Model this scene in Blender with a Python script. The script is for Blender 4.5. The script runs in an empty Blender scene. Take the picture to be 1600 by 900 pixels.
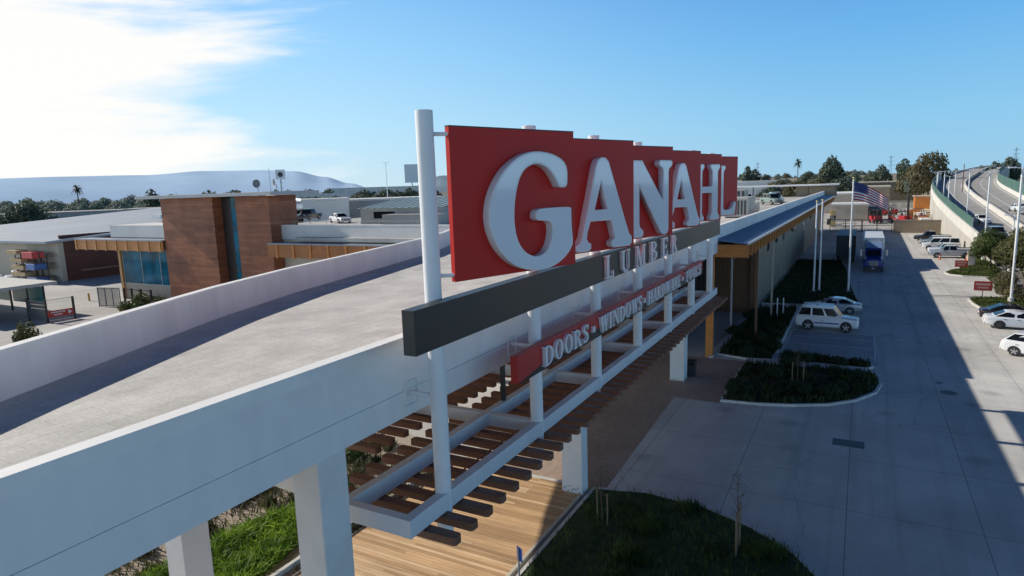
import bpy, bmesh, math, random
from mathutils import Vector, Matrix
R = math.radians
random.seed(7)
S = bpy.context.scene
COL = S.collection

# ---------------------------------------------------------------- object helpers
def tag(o, label=None, cat=None, group=None, kind=None):
    if label: o['label'] = label
    if cat: o['category'] = cat
    if group: o['group'] = group
    if kind: o['kind'] = kind
    return o

def thing(name, label, cat, loc=(0, 0, 0), rz=0.0, group=None):
    o = bpy.data.objects.new(name, None); COL.objects.link(o)
    o.location = loc; o.rotation_euler = (0, 0, rz); o.empty_display_size = .2
    return tag(o, label, cat, group)

class MB:
    """collects shapes and links them as one mesh object"""
    def __init__(s): s.v = []; s.f = []; s.mi = []; s.cur = 0
    def add(s, vs, fs):
        n = len(s.v); s.v += [tuple(p) for p in vs]
        for f in fs: s.f.append([i + n for i in f]); s.mi.append(s.cur)
        return s
    def box(s, x0, x1, y0, y1, z0, z1, ch=0.0):
        if ch <= 0:
            return s.add([(x0,y0,z0),(x1,y0,z0),(x1,y1,z0),(x0,y1,z0),(x0,y0,z1),(x1,y0,z1),(x1,y1,z1),(x0,y1,z1)],
                 [(0,3,2,1),(4,5,6,7),(0,1,5,4),(1,2,6,5),(2,3,7,6),(3,0,4,7)])
        c = ch
        ring = lambda z, k: [(x0+c+k,y0+k,z),(x1-c-k,y0+k,z),(x1-k,y0+c+k,z),(x1-k,y1-c-k,z),(x1-c-k,y1-k,z),(x0+c+k,y1-k,z),(x0+k,y1-c-k,z),(x0+k,y0+c+k,z)]
        vs = ring(z0, c*.7) + ring(z0+c, 0) + ring(z1-c, 0) + ring(z1, c*.7)
        fs = [tuple(range(7,-1,-1)), tuple(range(24,32))]
        for r in range(3):
            for i in range(8):
                j = (i+1) % 8
                fs.append((r*8+i, r*8+j, r*8+8+j, r*8+8+i))
        return s.add(vs, fs)
    def prism(s, poly, z0, z1):
        n = len(poly)
        a = sum(poly[i][0]*poly[(i+1)%n][1]-poly[(i+1)%n][0]*poly[i][1] for i in range(n))
        if a < 0: poly = poly[::-1]
        vs = [(p[0],p[1],z0) for p in poly] + [(p[0],p[1],z1) for p in poly]
        fs = [tuple(range(n-1,-1,-1)), tuple(range(n,2*n))] + [(i,(i+1)%n,n+(i+1)%n,n+i) for i in range(n)]
        return s.add(vs, fs)
    def xprism(s, poly, y0, y1):
        """polygon in x,z extruded along y"""
        n = len(poly)
        a = sum(poly[i][0]*poly[(i+1)%n][1]-poly[(i+1)%n][0]*poly[i][1] for i in range(n))
        if a < 0: poly = poly[::-1]
        vs = [(p[0],y0,p[1]) for p in poly] + [(p[0],y1,p[1]) for p in poly]
        fs = [tuple(range(n)), tuple(range(2*n-1,n-1,-1))] + [(i,n+i,n+(i+1)%n,(i+1)%n) for i in range(n)]
        return s.add(vs, fs)
    def sheet(s, poly, z):
        n = len(poly)
        a = sum(poly[i][0]*poly[(i+1)%n][1]-poly[(i+1)%n][0]*poly[i][1] for i in range(n))
        if a < 0: poly = poly[::-1]
        return s.add([(p[0],p[1],z) for p in poly], [tuple(range(n))])
    def tube(s, a, b, r0, r1=None, n=10, caps=True):
        r1 = r0 if r1 is None else r1
        a = Vector(a); b = Vector(b); d = (b-a).normalized()
        u = d.orthogonal().normalized(); w = d.cross(u)
        vs = []
        for c, r in ((a, r0), (b, r1)):
            for i in range(n):
                t = 2*math.pi*i/n
                vs.append(c + r*(math.cos(t)*u + math.sin(t)*w))
        fs = [(i,(i+1)%n,n+(i+1)%n,n+i) for i in range(n)]
        if caps: fs += [tuple(range(n-1,-1,-1)), tuple(range(n,2*n))]
        return s.add(vs, fs)
    def bar(s, a, b, w, h):
        """rectangular bar from a to b, w across, h high"""
        a = Vector(a); b = Vector(b); d = (b-a).normalized()
        side = d.cross(Vector((0,0,1)))
        side = side.normalized() if side.length > 1e-4 else Vector((1,0,0))
        up = side.cross(d).normalized()
        vs = []
        for c in (a, b):
            for p, q in ((-1,-1),(1,-1),(1,1),(-1,1)): vs.append(c + side*p*w/2 + up*q*h/2)
        return s.add(vs, [(0,1,2,3),(7,6,5,4),(0,4,5,1),(1,5,6,2),(2,6,7,3),(3,7,4,0)])
    def quad(s, a, b, c, d): return s.add([a,b,c,d], [(0,1,2,3)])
    def build(s, name, mat, parent=None, smooth=False, bevel=0, **kw):
        m = bpy.data.meshes.new(name); m.from_pydata(s.v, [], s.f)
        mats = mat if isinstance(mat, (list, tuple)) else [mat]
        for k in mats: m.materials.append(k)
        if len(mats) > 1: m.polygons.foreach_set('material_index', s.mi)
        m.update()
        bm = bmesh.new(); bm.from_mesh(m); bmesh.ops.recalc_face_normals(bm, faces=bm.faces) if s.__dict__.get('fix') else None
        bm.to_mesh(m); bm.free()
        if smooth:
            m.polygons.foreach_set('use_smooth', [True]*len(m.polygons))
            try: m.set_sharp_from_angle(angle=R(38))
            except Exception: pass
        o = bpy.data.objects.new(name, m); COL.objects.link(o)
        if parent: o.parent = parent
        if bevel:
            b = o.modifiers.new('bevel','BEVEL'); b.width = bevel; b.segments = 2; b.limit_method = 'ANGLE'; b.angle_limit = R(40)
        return tag(o, **kw) if kw else o

def copy_tree(o, parent=None):
    c = o.copy(); COL.objects.link(c)
    if parent: c.parent = parent
    for ch in list(o.children): copy_tree(ch, c)
    return c

# ---------------------------------------------------------------- materials
MATS = {}
def M(name, col, rough=.6, var=.12, scale=3.0, bump=0.0, bscale=40.0, metal=0.0, grime=0.0, spec=.5, coat=0.0, stretch=None):
    if name in MATS: return MATS[name]
    m = bpy.data.materials.new(name); m.use_nodes = True; MATS[name] = m
    nt = m.node_tree; N = nt.nodes; L = nt.links
    bs = N['Principled BSDF']
    bs.inputs['Roughness'].default_value = rough; bs.inputs['Metallic'].default_value = metal
    bs.inputs['Specular IOR Level'].default_value = spec; bs.inputs['Coat Weight'].default_value = coat
    tc = N.new('ShaderNodeTexCoord')
    vec = tc.outputs['Object']
    if stretch:
        mp = N.new('ShaderNodeMapping'); mp.inputs['Scale'].default_value = stretch
        L.new(vec, mp.inputs['Vector']); vec = mp.outputs['Vector']
    no = N.new('ShaderNodeTexNoise'); no.inputs['Scale'].default_value = scale; no.inputs['Detail'].default_value = 6
    no.inputs['Roughness'].default_value = .62
    L.new(vec, no.inputs['Vector'])
    mr = N.new('ShaderNodeMapRange'); mr.inputs['From Min'].default_value = .3; mr.inputs['From Max'].default_value = .7
    mr.inputs['To Min'].default_value = 1-var; mr.inputs['To Max'].default_value = 1+var
    L.new(no.outputs['Fac'], mr.inputs['Value'])
    mx = N.new('ShaderNodeVectorMath'); mx.operation = 'SCALE'; mx.inputs[0].default_value = col[:3]
    L.new(mr.outputs['Result'], mx.inputs['Scale'])
    out = mx.outputs['Vector']
    if grime > 0:
        n2 = N.new('ShaderNodeTexNoise'); n2.inputs['Scale'].default_value = scale*.22; n2.inputs['Detail'].default_value = 8; n2.inputs['Roughness'].default_value = .7
        L.new(vec, n2.inputs['Vector'])
        r2 = N.new('ShaderNodeMapRange'); r2.inputs['From Min'].default_value = .42; r2.inputs['From Max'].default_value = .72
        r2.inputs['To Min'].default_value = 1; r2.inputs['To Max'].default_value = 1-grime
        L.new(n2.outputs['Fac'], r2.inputs['Value'])
        m2 = N.new('ShaderNodeVectorMath'); m2.operation = 'SCALE'
        L.new(out, m2.inputs[0]); L.new(r2.outputs['Result'], m2.inputs['Scale']); out = m2.outputs['Vector']
    L.new(out, bs.inputs['Base Color'])
    if bump > 0:
        n3 = N.new('ShaderNodeTexNoise'); n3.inputs['Scale'].default_value = bscale; n3.inputs['Detail'].default_value = 5
        L.new(vec, n3.inputs['Vector'])
        bp = N.new('ShaderNodeBump'); bp.inputs['Strength'].default_value = bump; bp.inputs['Distance'].default_value = .02
        L.new(n3.outputs['Fac'], bp.inputs['Height']); L.new(bp.outputs['Normal'], bs.inputs['Normal'])
    m['out'] = 1
    return m

def brick_mat(name, c1, c2, mortar, bw, rh, ms=.01, rough=.7, floor=False, offset=.5, stain=.25, sscale=.35, bump=.2, fine=0.1, spec=.3):
    """bricks, planks or slab joints laid on a wall (x+y, z) or on a floor (x, y)"""
    m = bpy.data.materials.new(name); m.use_nodes = True; MATS[name] = m
    nt = m.node_tree; N = nt.nodes; L = nt.links; bs = N['Principled BSDF']; bs.inputs['Roughness'].default_value = rough
    bs.inputs['Specular IOR Level'].default_value = spec
    tc = N.new('ShaderNodeTexCoord'); vec = tc.outputs['Object']
    if not floor:
        sp = N.new('ShaderNodeSeparateXYZ'); L.new(vec, sp.inputs[0])
        ad = N.new('ShaderNodeMath'); L.new(sp.outputs[0], ad.inputs[0]); L.new(sp.outputs[1], ad.inputs[1])
        cb = N.new('ShaderNodeCombineXYZ'); L.new(ad.outputs[0], cb.inputs[0]); L.new(sp.outputs[2], cb.inputs[1])
        bv = cb.outputs[0]
    else: bv = vec
    br = N.new('ShaderNodeTexBrick'); br.offset = offset
    br.inputs['Color1'].default_value = (*c1, 1); br.inputs['Color2'].default_value = (*c2, 1); br.inputs['Mortar'].default_value = (*mortar, 1)
    br.inputs['Scale'].default_value = 1; br.inputs['Mortar Size'].default_value = ms; br.inputs['Brick Width'].default_value = bw; br.inputs['Row Height'].default_value = rh
    br.inputs['Mortar Smooth'].default_value = .3
    L.new(bv, br.inputs['Vector'])
    n2 = N.new('ShaderNodeTexNoise'); n2.inputs['Scale'].default_value = sscale; n2.inputs['Detail'].default_value = 9; n2.inputs['Roughness'].default_value = .68
    L.new(vec, n2.inputs['Vector'])
    r2 = N.new('ShaderNodeMapRange'); r2.inputs['From Min'].default_value = .35; r2.inputs['From Max'].default_value = .7
    r2.inputs['To Min'].default_value = 1+stain*.35; r2.inputs['To Max'].default_value = 1-stain
    L.new(n2.outputs['Fac'], r2.inputs['Value'])
    n4 = N.new('ShaderNodeTexNoise'); n4.inputs['Scale'].default_value = 14; n4.inputs['Detail'].default_value = 6; L.new(vec, n4.inputs['Vector'])
    r4 = N.new('ShaderNodeMapRange'); r4.inputs['From Min'].default_value = .3; r4.inputs['From Max'].default_value = .7; r4.inputs['To Min'].default_value = 1-fine; r4.inputs['To Max'].default_value = 1+fine
    L.new(n4.outputs['Fac'], r4.inputs['Value'])
    mm = N.new('ShaderNodeMath'); mm.operation = 'MULTIPLY'; L.new(r2.outputs[0], mm.inputs[0]); L.new(r4.outputs[0], mm.inputs[1])
    sc = N.new('ShaderNodeVectorMath'); sc.operation = 'SCALE'; L.new(br.outputs['Color'], sc.inputs[0]); L.new(mm.outputs[0], sc.inputs['Scale'])
    L.new(sc.outputs['Vector'], bs.inputs['Base Color'])
    bp = N.new('ShaderNodeBump'); bp.inputs['Strength'].default_value = bump; bp.inputs['Distance'].default_value = .01; bp.invert = True
    L.new(br.outputs['Fac'], bp.inputs['Height']); L.new(bp.outputs['Normal'], bs.inputs['Normal'])
    return m

def streaks(m, amt=.16):
    nt = m.node_tree; N = nt.nodes; L = nt.links; bs = N['Principled BSDF']
    tc = N.new('ShaderNodeTexCoord'); mp = N.new('ShaderNodeMapping'); mp.inputs['Scale'].default_value = (.045,1.5,1); L.new(tc.outputs['Object'], mp.inputs['Vector'])
    n1 = N.new('ShaderNodeTexNoise'); n1.inputs['Scale'].default_value = 1; n1.inputs['Detail'].default_value = 5; n1.inputs['Distortion'].default_value = .25; L.new(mp.outputs['Vector'], n1.inputs['Vector'])
    r1 = N.new('ShaderNodeMapRange'); r1.inputs['From Min'].default_value = .5; r1.inputs['From Max'].default_value = .72; r1.inputs['To Min'].default_value = 1; r1.inputs['To Max'].default_value = 1-amt; L.new(n1.outputs['Fac'], r1.inputs['Value'])
    vo = N.new('ShaderNodeTexVoronoi'); vo.inputs['Scale'].default_value = .33; vo.inputs['Randomness'].default_value = 1; L.new(tc.outputs['Object'], vo.inputs['Vector'])
    r2 = N.new('ShaderNodeMapRange'); r2.interpolation_type = 'SMOOTHSTEP'; r2.inputs['From Min'].default_value = .02; r2.inputs['From Max'].default_value = .26; r2.inputs['To Min'].default_value = 1-amt*1.6; r2.inputs['To Max'].default_value = 1; L.new(vo.outputs['Distance'], r2.inputs['Value'])
    n3 = N.new('ShaderNodeTexNoise'); n3.inputs['Scale'].default_value = .09; L.new(tc.outputs['Object'], n3.inputs['Vector'])
    vd = N.new('ShaderNodeTexVoronoi'); vd.feature = 'DISTANCE_TO_EDGE'; vd.inputs['Scale'].default_value = .085
    nd = N.new('ShaderNodeTexNoise'); nd.inputs['Scale'].default_value = .7; nd.inputs['Detail'].default_value = 6; L.new(tc.outputs['Object'], nd.inputs['Vector'])
    ad = N.new('ShaderNodeMixRGB'); ad.inputs[0].default_value = .12; L.new(tc.outputs['Object'], ad.inputs[1]); L.new(nd.outputs['Color'], ad.inputs[2]); ad.blend_type = 'ADD'; ad.inputs[0].default_value = 1.6
    L.new(ad.outputs[0], vd.inputs['Vector'])
    r4 = N.new('ShaderNodeMapRange'); r4.inputs['From Min'].default_value = .0015; r4.inputs['From Max'].default_value = .004; r4.inputs['To Min'].default_value = .84; r4.inputs['To Max'].default_value = 1; L.new(vd.outputs['Distance'], r4.inputs['Value'])
    src = bs.inputs['Base Color'].links[0].from_socket
    for q in (r1, r2, r4):
        s = N.new('ShaderNodeVectorMath'); s.operation = 'SCALE'; L.new(src, s.inputs[0]); L.new(q.outputs[0], s.inputs['Scale']); src = s.outputs['Vector']
    L.new(src, bs.inputs['Base Color'])
def leaf_mat(name, c1, c2, scale=.8, transl=.25):
    m = bpy.data.materials.new(name); m.use_nodes = True; MATS[name] = m
    nt = m.node_tree; N = nt.nodes; L = nt.links; bs = N['Principled BSDF']; bs.inputs['Roughness'].default_value = .6
    bs.inputs['Specular IOR Level'].default_value = .25
    tc = N.new('ShaderNodeTexCoord'); no = N.new('ShaderNodeTexNoise'); no.inputs['Scale'].default_value = scale; no.inputs['Detail'].default_value = 7
    L.new(tc.outputs['Object'], no.inputs['Vector'])
    cr = N.new('ShaderNodeValToRGB'); cr.color_ramp.elements[0].position = .34; cr.color_ramp.elements[1].position = .68
    cr.color_ramp.elements[0].color = (*c1, 1); cr.color_ramp.elements[1].color = (*c2, 1)
    L.new(no.outputs['Fac'], cr.inputs['Fac']); L.new(cr.outputs['Color'], bs.inputs['Base Color'])
    tr = N.new('ShaderNodeBsdfTranslucent'); L.new(cr.outputs['Color'], tr.inputs['Color'])
    mx = N.new('ShaderNodeMixShader'); mx.inputs[0].default_value = transl
    L.new(bs.outputs[0], mx.inputs[1]); L.new(tr.outputs[0], mx.inputs[2]); L.new(mx.outputs[0], N['Material Output'].inputs['Surface'])
    return m

def paint(name, col, rough=.28):
    return M('car_paint_'+name, col, rough, .03, 2, coat=.6, spec=.5)

white_paint = M('white_painted_steel', (.79,.79,.785), .45, .04, 1.2, grime=.10)
white_conc = M('white_plaster', (.78,.77,.75), .75, .07, .8, bump=.08, bscale=25, grime=.20, stretch=(1.1,1.1,.28))
cap_white = M('parapet_cap', (.80,.79,.76), .6, .05, 1.5, grime=.08)
white_col = M('white_column_plaster', (.70,.69,.67), .75, .05, 1.4, bump=.05, bscale=30, grime=.14)
red_panel = M('red_sign_panel', (.52,.022,.015), .5, .05, .6, grime=.10, spec=.25)
red_dark = M('red_board', (.46,.02,.015), .45, .07, .7, grime=.12)
black_board = M('charcoal_sign_board', (.028,.027,.025), .42, .22, .4, grime=.2, stretch=(.3,1,1.4))
letter_side = M('white_letter_return', (.74,.73,.73), .42, .05, 1.5, grime=.1)
letter_face = M('gloss_letter_face', (.72,.75,.80), .10, .03, .8, coat=.5)
letter_grey = M('mid_letter_face', (.42,.40,.42), .3, .2, 2.5)
slat_wood = M('dark_brown_slat', (.19,.088,.052), .55, .3, 1.6, bump=.15, bscale=14, stretch=(4,.5,4))
deck_wood = None
steel_dark = M('black_steel', (.03,.03,.032), .45, .1, 3)
steel_grey = M('galvanised_steel', (.42,.43,.44), .5, .1, 3, metal=.4)
tyre = M('tyre_rubber', (.02,.02,.021), .75, .2, 5)
rim = M('alloy_rim', (.45,.45,.47), .35, .1, 4, metal=.7)
rim_dark = M('dark_rim', (.06,.06,.065), .4, .1, 4, metal=.5)
glass = M('vehicle_glass', (.009,.012,.016), .12, .1, 2, spec=.14)
lamp_red = M('tail_lamp_red', (.5,.02,.02), .2, .1, 5)
lamp_clear = M('head_lamp', (.75,.76,.78), .15, .1, 5)
concrete = brick_mat('driveway_concrete', (.56,.54,.50), (.60,.58,.535), (.30,.29,.27), 5.2, 4.3, .022, .8, floor=True, offset=0.0, stain=.28, sscale=.16, fine=.07)
yard_conc = brick_mat('yard_concrete', (.47,.455,.425), (.50,.48,.45), (.3,.29,.28), 6, 6, .03, .8, floor=True, offset=0.0, stain=.3, sscale=.08, fine=.06)
streaks(concrete, .17); streaks(yard_conc, .14)
ramp_floor = brick_mat('ramp_deck_concrete', (.54,.525,.485), (.59,.575,.535), (.46,.445,.41), .9, .45, .012, .8, floor=True, stain=.26, sscale=.5, fine=.12)
pavers = brick_mat('brown_pavers', (.34,.255,.20), (.40,.305,.245), (.24,.19,.15), .3, .15, .008, .75, floor=True, stain=.2)
stall_pave = brick_mat('stall_pavers', (.36,.36,.36), (.40,.40,.40), (.26,.26,.26), .3, .3, .01, .8, floor=True, stain=.2)
curb_m = M('curb_concrete', (.56,.55,.51), .8, .12, 3, grime=.15)
tower_wood = brick_mat('cedar_cladding', (.36,.130,.062), (.23,.082,.042), (.08,.03,.018), 3.4, .3, .006, .5, stain=.3, sscale=.5, fine=.18, bump=.35)
brown_wood = brick_mat('dark_cladding', (.125,.042,.030), (.095,.034,.026), (.03,.012,.01), 4, .35, .008, .55, stain=.25)
block_wall = brick_mat('tan_block_wall', (.25,.21,.16), (.28,.235,.18), (.25,.21,.17), .8, .4, .012, .8, stain=.18)
tan_wall = brick_mat('tan_yard_wall', (.33,.26,.19), (.36,.29,.21), (.24,.19,.14), .8, .4, .012, .85, stain=.2)
beige = M('beige_plaster', (.50,.43,.34), .8, .08, .8, grime=.12)
orange_wood = M('orange_timber', (.54,.20,.04), .5, .2, 1.5, stretch=(1,1,6))
orange_dark = M('orange_timber_panel', (.36,.13,.03), .55, .22, 1.2)
brown_post = M('brown_timber', (.17,.075,.035), .55, .2, 1.5, stretch=(4,4,.6))
blue_roof = M('blue_standing_seam', (.12,.21,.34), .35, .08, .7, metal=.25, grime=.12)
grey_roof = M('blue_grey_roof', (.30,.345,.40), .45, .12, .15, metal=.2, grime=.2, stretch=(.5,2,1))
roof_membrane = brick_mat('roof_membrane', (.47,.455,.42), (.52,.50,.465), (.33,.32,.30), 5, 2.7, .03, .8, floor=True, offset=0, stain=.35, sscale=.12, fine=.08)
dark_glass = M('storefront_glass', (.008,.012,.017), .06, .2, 1, spec=.6)
teal_glass = M('teal_window_glass', (.006,.12,.19), .12, .65, .5, spec=.25)
soil = M('planting_soil', (.055,.04,.028), .95, .35, 2.5, bump=.5, bscale=20)
gravel = M('decorative_gravel', (.33,.28,.22), .9, .5, 14, bump=.8, bscale=30)
bark = M('tree_bark', (.11,.08,.055), .9, .3, 6, bump=.5, bscale=25, stretch=(3,3,.7))
grass_ground = M('lawn_soil', (.045,.065,.018), .95, .4, 3, bump=.5, bscale=30)
trim_dark = M('dark_trim', (.05,.05,.055), .5, .1, 2)
red_gear = M('red_machine_paint', (.50,.03,.04), .35, .1, 2)
cream = M('cream_carton', (.62,.55,.42), .8, .15, 1.5)
lumber_m = M('fresh_lumber', (.50,.36,.20), .75, .25, 2.5, stretch=(.4,4,8))
blue_tarp = M('blue_wrap', (.04,.13,.36), .4, .2, 1.5)
yellow = M('yellow_paint', (.62,.40,.06), .5, .1, 2)
sign_red = M('traffic_sign_red', (.46,.04,.025), .45, .08, 3)
sign_white = M('sign_white', (.80,.80,.80), .5, .03, 3)
sign_blue = M('sign_blue', (.02,.11,.50), .4, .05, 3)
line_paint = M('line_paint', (.62,.63,.64), .7, .15, 5)
green_fence = M('green_mesh_screen', (.055,.13,.105), .7, .15, .6)
asphalt = M('asphalt_road', (.19,.185,.175), .85, .14, .6, bump=.2, bscale=40, grime=.2)
fw_conc = M('freeway_concrete', (.36,.35,.33), .85, .1, .4, grime=.2)
fw_white = M('barrier_concrete', (.62,.60,.55), .8, .08, .5, grime=.12)
grey_wall = M('grey_plaster', (.36,.35,.34), .8, .08, .5, grime=.15)
white_wall = M('white_plaster_far', (.66,.65,.62), .8, .06, .3, grime=.12)

# ---------------------------------------------------------------- camera (drone) and light
H = 12.6
f = 1000.0
pitch = math.atan(157/1000.0); roll = R(1.88); yaw = R(28.7548)
def cam_axes():
    fh = Vector((math.cos(yaw), math.sin(yaw), 0)); r = Vector((math.sin(yaw), -math.cos(yaw), 0))
    F = fh*math.cos(pitch) + Vector((0,0,-math.sin(pitch))); u = fh*math.sin(pitch) + Vector((0,0,math.cos(pitch)))
    c, s = math.cos(roll), math.sin(roll)
    return c*r - s*u, s*r + c*u, F
rr, uu, FF = cam_axes()
cam = bpy.data.cameras.new('camera'); co = bpy.data.objects.new('camera', cam); COL.objects.link(co)
mw = Matrix((rr, uu, -FF)).transposed().to_4x4(); mw.translation = (0, 0, H); co.matrix_world = mw
cam.sensor_width = 36; cam.lens = 36*f/1600; cam.clip_start = .1; cam.clip_end = 40000
S.camera = co
S.render.resolution_x = 1024; S.render.resolution_y = 576
S.view_settings.view_transform = 'Standard'; S.view_settings.look = 'None'; S.view_settings.exposure = 0

SUN = Vector((-.075, 1.0, .633)).normalized()      # towards the sun
el = math.asin(SUN.z); az = math.atan2(SUN.x, SUN.y)
sl = bpy.data.lights.new('sun', 'SUN'); sl.energy = 5.0; sl.angle = R(.55); sl.color = (1.0, .93, .83)
so = bpy.data.objects.new('sun', sl); COL.objects.link(so); so.location = (0, 60, 60)
so.rotation_euler = SUN.to_track_quat('Z', 'Y').to_euler()

W = bpy.data.worlds.new('World'); S.world = W; W.use_nodes = True
nt = W.node_tree; N = nt.nodes; L = nt.links; bg = N['Background']; wo = N['World Output']
sky = N.new('ShaderNodeTexSky'); sky.sky_type = 'NISHITA'; sky.sun_disc = False
sky.sun_elevation = el; sky.sun_rotation = az; sky.altitude = 40; sky.air_density = 1.0; sky.dust_density = .35; sky.ozone_density = 3.0
tc = N.new('ShaderNodeTexCoord'); sp = N.new('ShaderNodeSeparateXYZ'); L.new(tc.outputs['Generated'], sp.inputs[0])
def math_n(op, a, b=None, clamp=False):
    n = N.new('ShaderNodeMath'); n.operation = op; n.use_clamp = clamp
    for i, v in enumerate((a, b)):
        if v is None: continue
        if isinstance(v, (int, float)): n.inputs[i].default_value = v
        else: L.new(v, n.inputs[i])
    return n.outputs[0]
azim = math_n('ARCTAN2', sp.outputs[1], sp.outputs[0])          # 0 along x, to +y
elev = math_n('ARCSINE', sp.outputs[2])
def ramp_n(stops, inp):
    r = N.new('ShaderNodeValToRGB'); r.color_ramp.interpolation = 'EASE' if len(stops) < 3 else 'LINEAR'
    e = r.color_ramp.elements
    while len(e) < len(stops): e.new(.5)
    for q, (p, c) in zip(e, stops): q.position = p; q.color = (*c, 1)
    L.new(inp, r.inputs['Fac']); return r.outputs['Color']
en = math_n('DIVIDE', elev, math.pi/2)
clear = ramp_n([(0,(.30,.55,.75)),(.05,(.24,.54,.80)),(.12,(.14,.43,.79)),(.19,(.085,.30,.69)),(.25,(.045,.17,.45)),(.34,(.012,.05,.17)),(1,(.006,.025,.085))], en)
warm = ramp_n([(0,(.60,.77,.86)),(.06,(.48,.75,.93)),(.13,(.34,.65,.95)),(.20,(.22,.52,.92)),(.27,(.10,.28,.6)),(.36,(.02,.07,.2)),(1,(.006,.025,.085))], en)
wf = N.new('ShaderNodeMapRange'); wf.interpolation_type = 'SMOOTHSTEP'; wf.inputs['From Min'].default_value = R(-4); wf.inputs['From Max'].default_value = R(56); L.new(azim, wf.inputs['Value'])
cmix = N.new('ShaderNodeMix'); cmix.data_type = 'RGBA'; L.new(wf.outputs[0], cmix.inputs['Factor']); L.new(clear, cmix.inputs['A']); L.new(warm, cmix.inputs['B'])
hl = math_n('SQRT', math_n('ADD', math_n('MULTIPLY', sp.outputs[0], sp.outputs[0]), math_n('MULTIPLY', sp.outputs[1], sp.outputs[1])))
cosd = math_n('DIVIDE', math_n('ADD', math_n('MULTIPLY', sp.outputs[0], math.cos(R(32))), math_n('MULTIPLY', sp.outputs[1], math.sin(R(32)))), hl)
fd = N.new('ShaderNodeMapRange'); fd.interpolation_type = 'SMOOTHSTEP'; fd.inputs['From Min'].default_value = .10; fd.inputs['From Max'].default_value = .70; L.new(cosd, fd.inputs['Value'])
fmix = N.new('ShaderNodeMix'); fmix.data_type = 'RGBA'; fmix.inputs['A'].default_value = (.12,.25,.46,1); fmix.inputs['B'].default_value = (1,1,1,1); L.new(fd.outputs[0], fmix.inputs['Factor'])
lowb = N.new('ShaderNodeMapRange'); lowb.interpolation_type = 'SMOOTHSTEP'; lowb.inputs['From Min'].default_value = R(9); lowb.inputs['From Max'].default_value = R(19); L.new(elev, lowb.inputs['Value'])
amix = N.new('ShaderNodeMix'); amix.data_type = 'RGBA'; amix.inputs['A'].default_value = (3.1,2.45,2.2,1); amix.inputs['B'].default_value = (.12,.25,.46,1); L.new(lowb.outputs[0], amix.inputs['Factor']); L.new(amix.outputs['Result'], fmix.inputs['A'])  # unseen low sky band behind the camera, brightened to fill shaded walls
fmul = N.new('ShaderNodeVectorMath'); fmul.operation = 'MULTIPLY'; L.new(cmix.outputs['Result'], fmul.inputs[0]); L.new(fmix.outputs['Result'], fmul.inputs[1])
# hand-set sky gradient, dimmed overhead to deepen shade, outweighs the physical sky
up = N.new('ShaderNodeVectorMath'); up.operation = 'SCALE'; up.inputs['Scale'].default_value = 10.0; L.new(fmul.outputs['Vector'], up.inputs[0])
smix = N.new('ShaderNodeMix'); smix.data_type = 'RGBA'; smix.inputs['Factor'].default_value = .93
L.new(sky.outputs[0], smix.inputs['A']); L.new(up.outputs['Vector'], smix.inputs['B'])
L.new(smix.outputs['Result'], bg.inputs['Color']); bg.inputs['Strength'].default_value = .11
# thin wind-drawn clouds round the sun's side of the sky
cv = N.new('ShaderNodeCombineXYZ')
L.new(math_n('MULTIPLY', azim, 2.6), cv.inputs[0]); L.new(math_n('ADD', math_n('MULTIPLY', elev, 15.0), math_n('MULTIPLY', azim, 1.2)), cv.inputs[1])
cn = N.new('ShaderNodeTexNoise'); cn.inputs['Scale'].default_value = 1.15; cn.inputs['Detail'].default_value = 9; cn.inputs['Roughness'].default_value = .56; cn.inputs['Distortion'].default_value = .35
L.new(cv.outputs[0], cn.inputs['Vector'])
# coverage rises towards the sun azimuth
cov = N.new('ShaderNodeMapRange'); cov.interpolation_type = 'LINEAR'
cov.inputs['From Min'].default_value = R(36); cov.inputs['From Max'].default_value = R(61); cov.inputs['To Min'].default_value = -.40; cov.inputs['To Max'].default_value = .44
L.new(azim, cov.inputs['Value'])
cm = math_n('ADD', math_n('SUBTRACT', math_n('MULTIPLY', cn.outputs['Fac'], 1.5), .25), cov.outputs[0])
back = N.new('ShaderNodeMapRange'); back.inputs['From Min'].default_value = R(80); back.inputs['From Max'].default_value = R(105); back.inputs['To Min'].default_value = 1; back.inputs['To Max'].default_value = 0
L.new(azim, back.inputs['Value'])
dn = N.new('ShaderNodeMapRange'); dn.inputs['From Min'].default_value = R(30); dn.inputs['From Max'].default_value = R(20); dn.inputs['To Min'].default_value = 0; dn.inputs['To Max'].default_value = 1
L.new(elev, dn.inputs['Value'])
fac = N.new('ShaderNodeMapRange'); fac.interpolation_type = 'SMOOTHSTEP'; fac.inputs['From Min'].default_value = .40; fac.inputs['From Max'].default_value = .86
L.new(cm, fac.inputs['Value'])
fac2 = math_n('MULTIPLY', math_n('MULTIPLY', fac.outputs[0], back.outputs[0]), dn.outputs[0])
fac3 = math_n('MULTIPLY', fac2, .97, True)
cb = N.new('ShaderNodeBackground'); cb.inputs['Color'].default_value = (1.0, .985, .955, 1); cb.inputs['Strength'].default_value = 1.02
ms = N.new('ShaderNodeMixShader'); L.new(fac3, ms.inputs[0]); L.new(bg.outputs[0], ms.inputs[1]); L.new(cb.outputs[0], ms.inputs[2]); L.new(ms.outputs[0], wo.inputs['Surface'])

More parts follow.
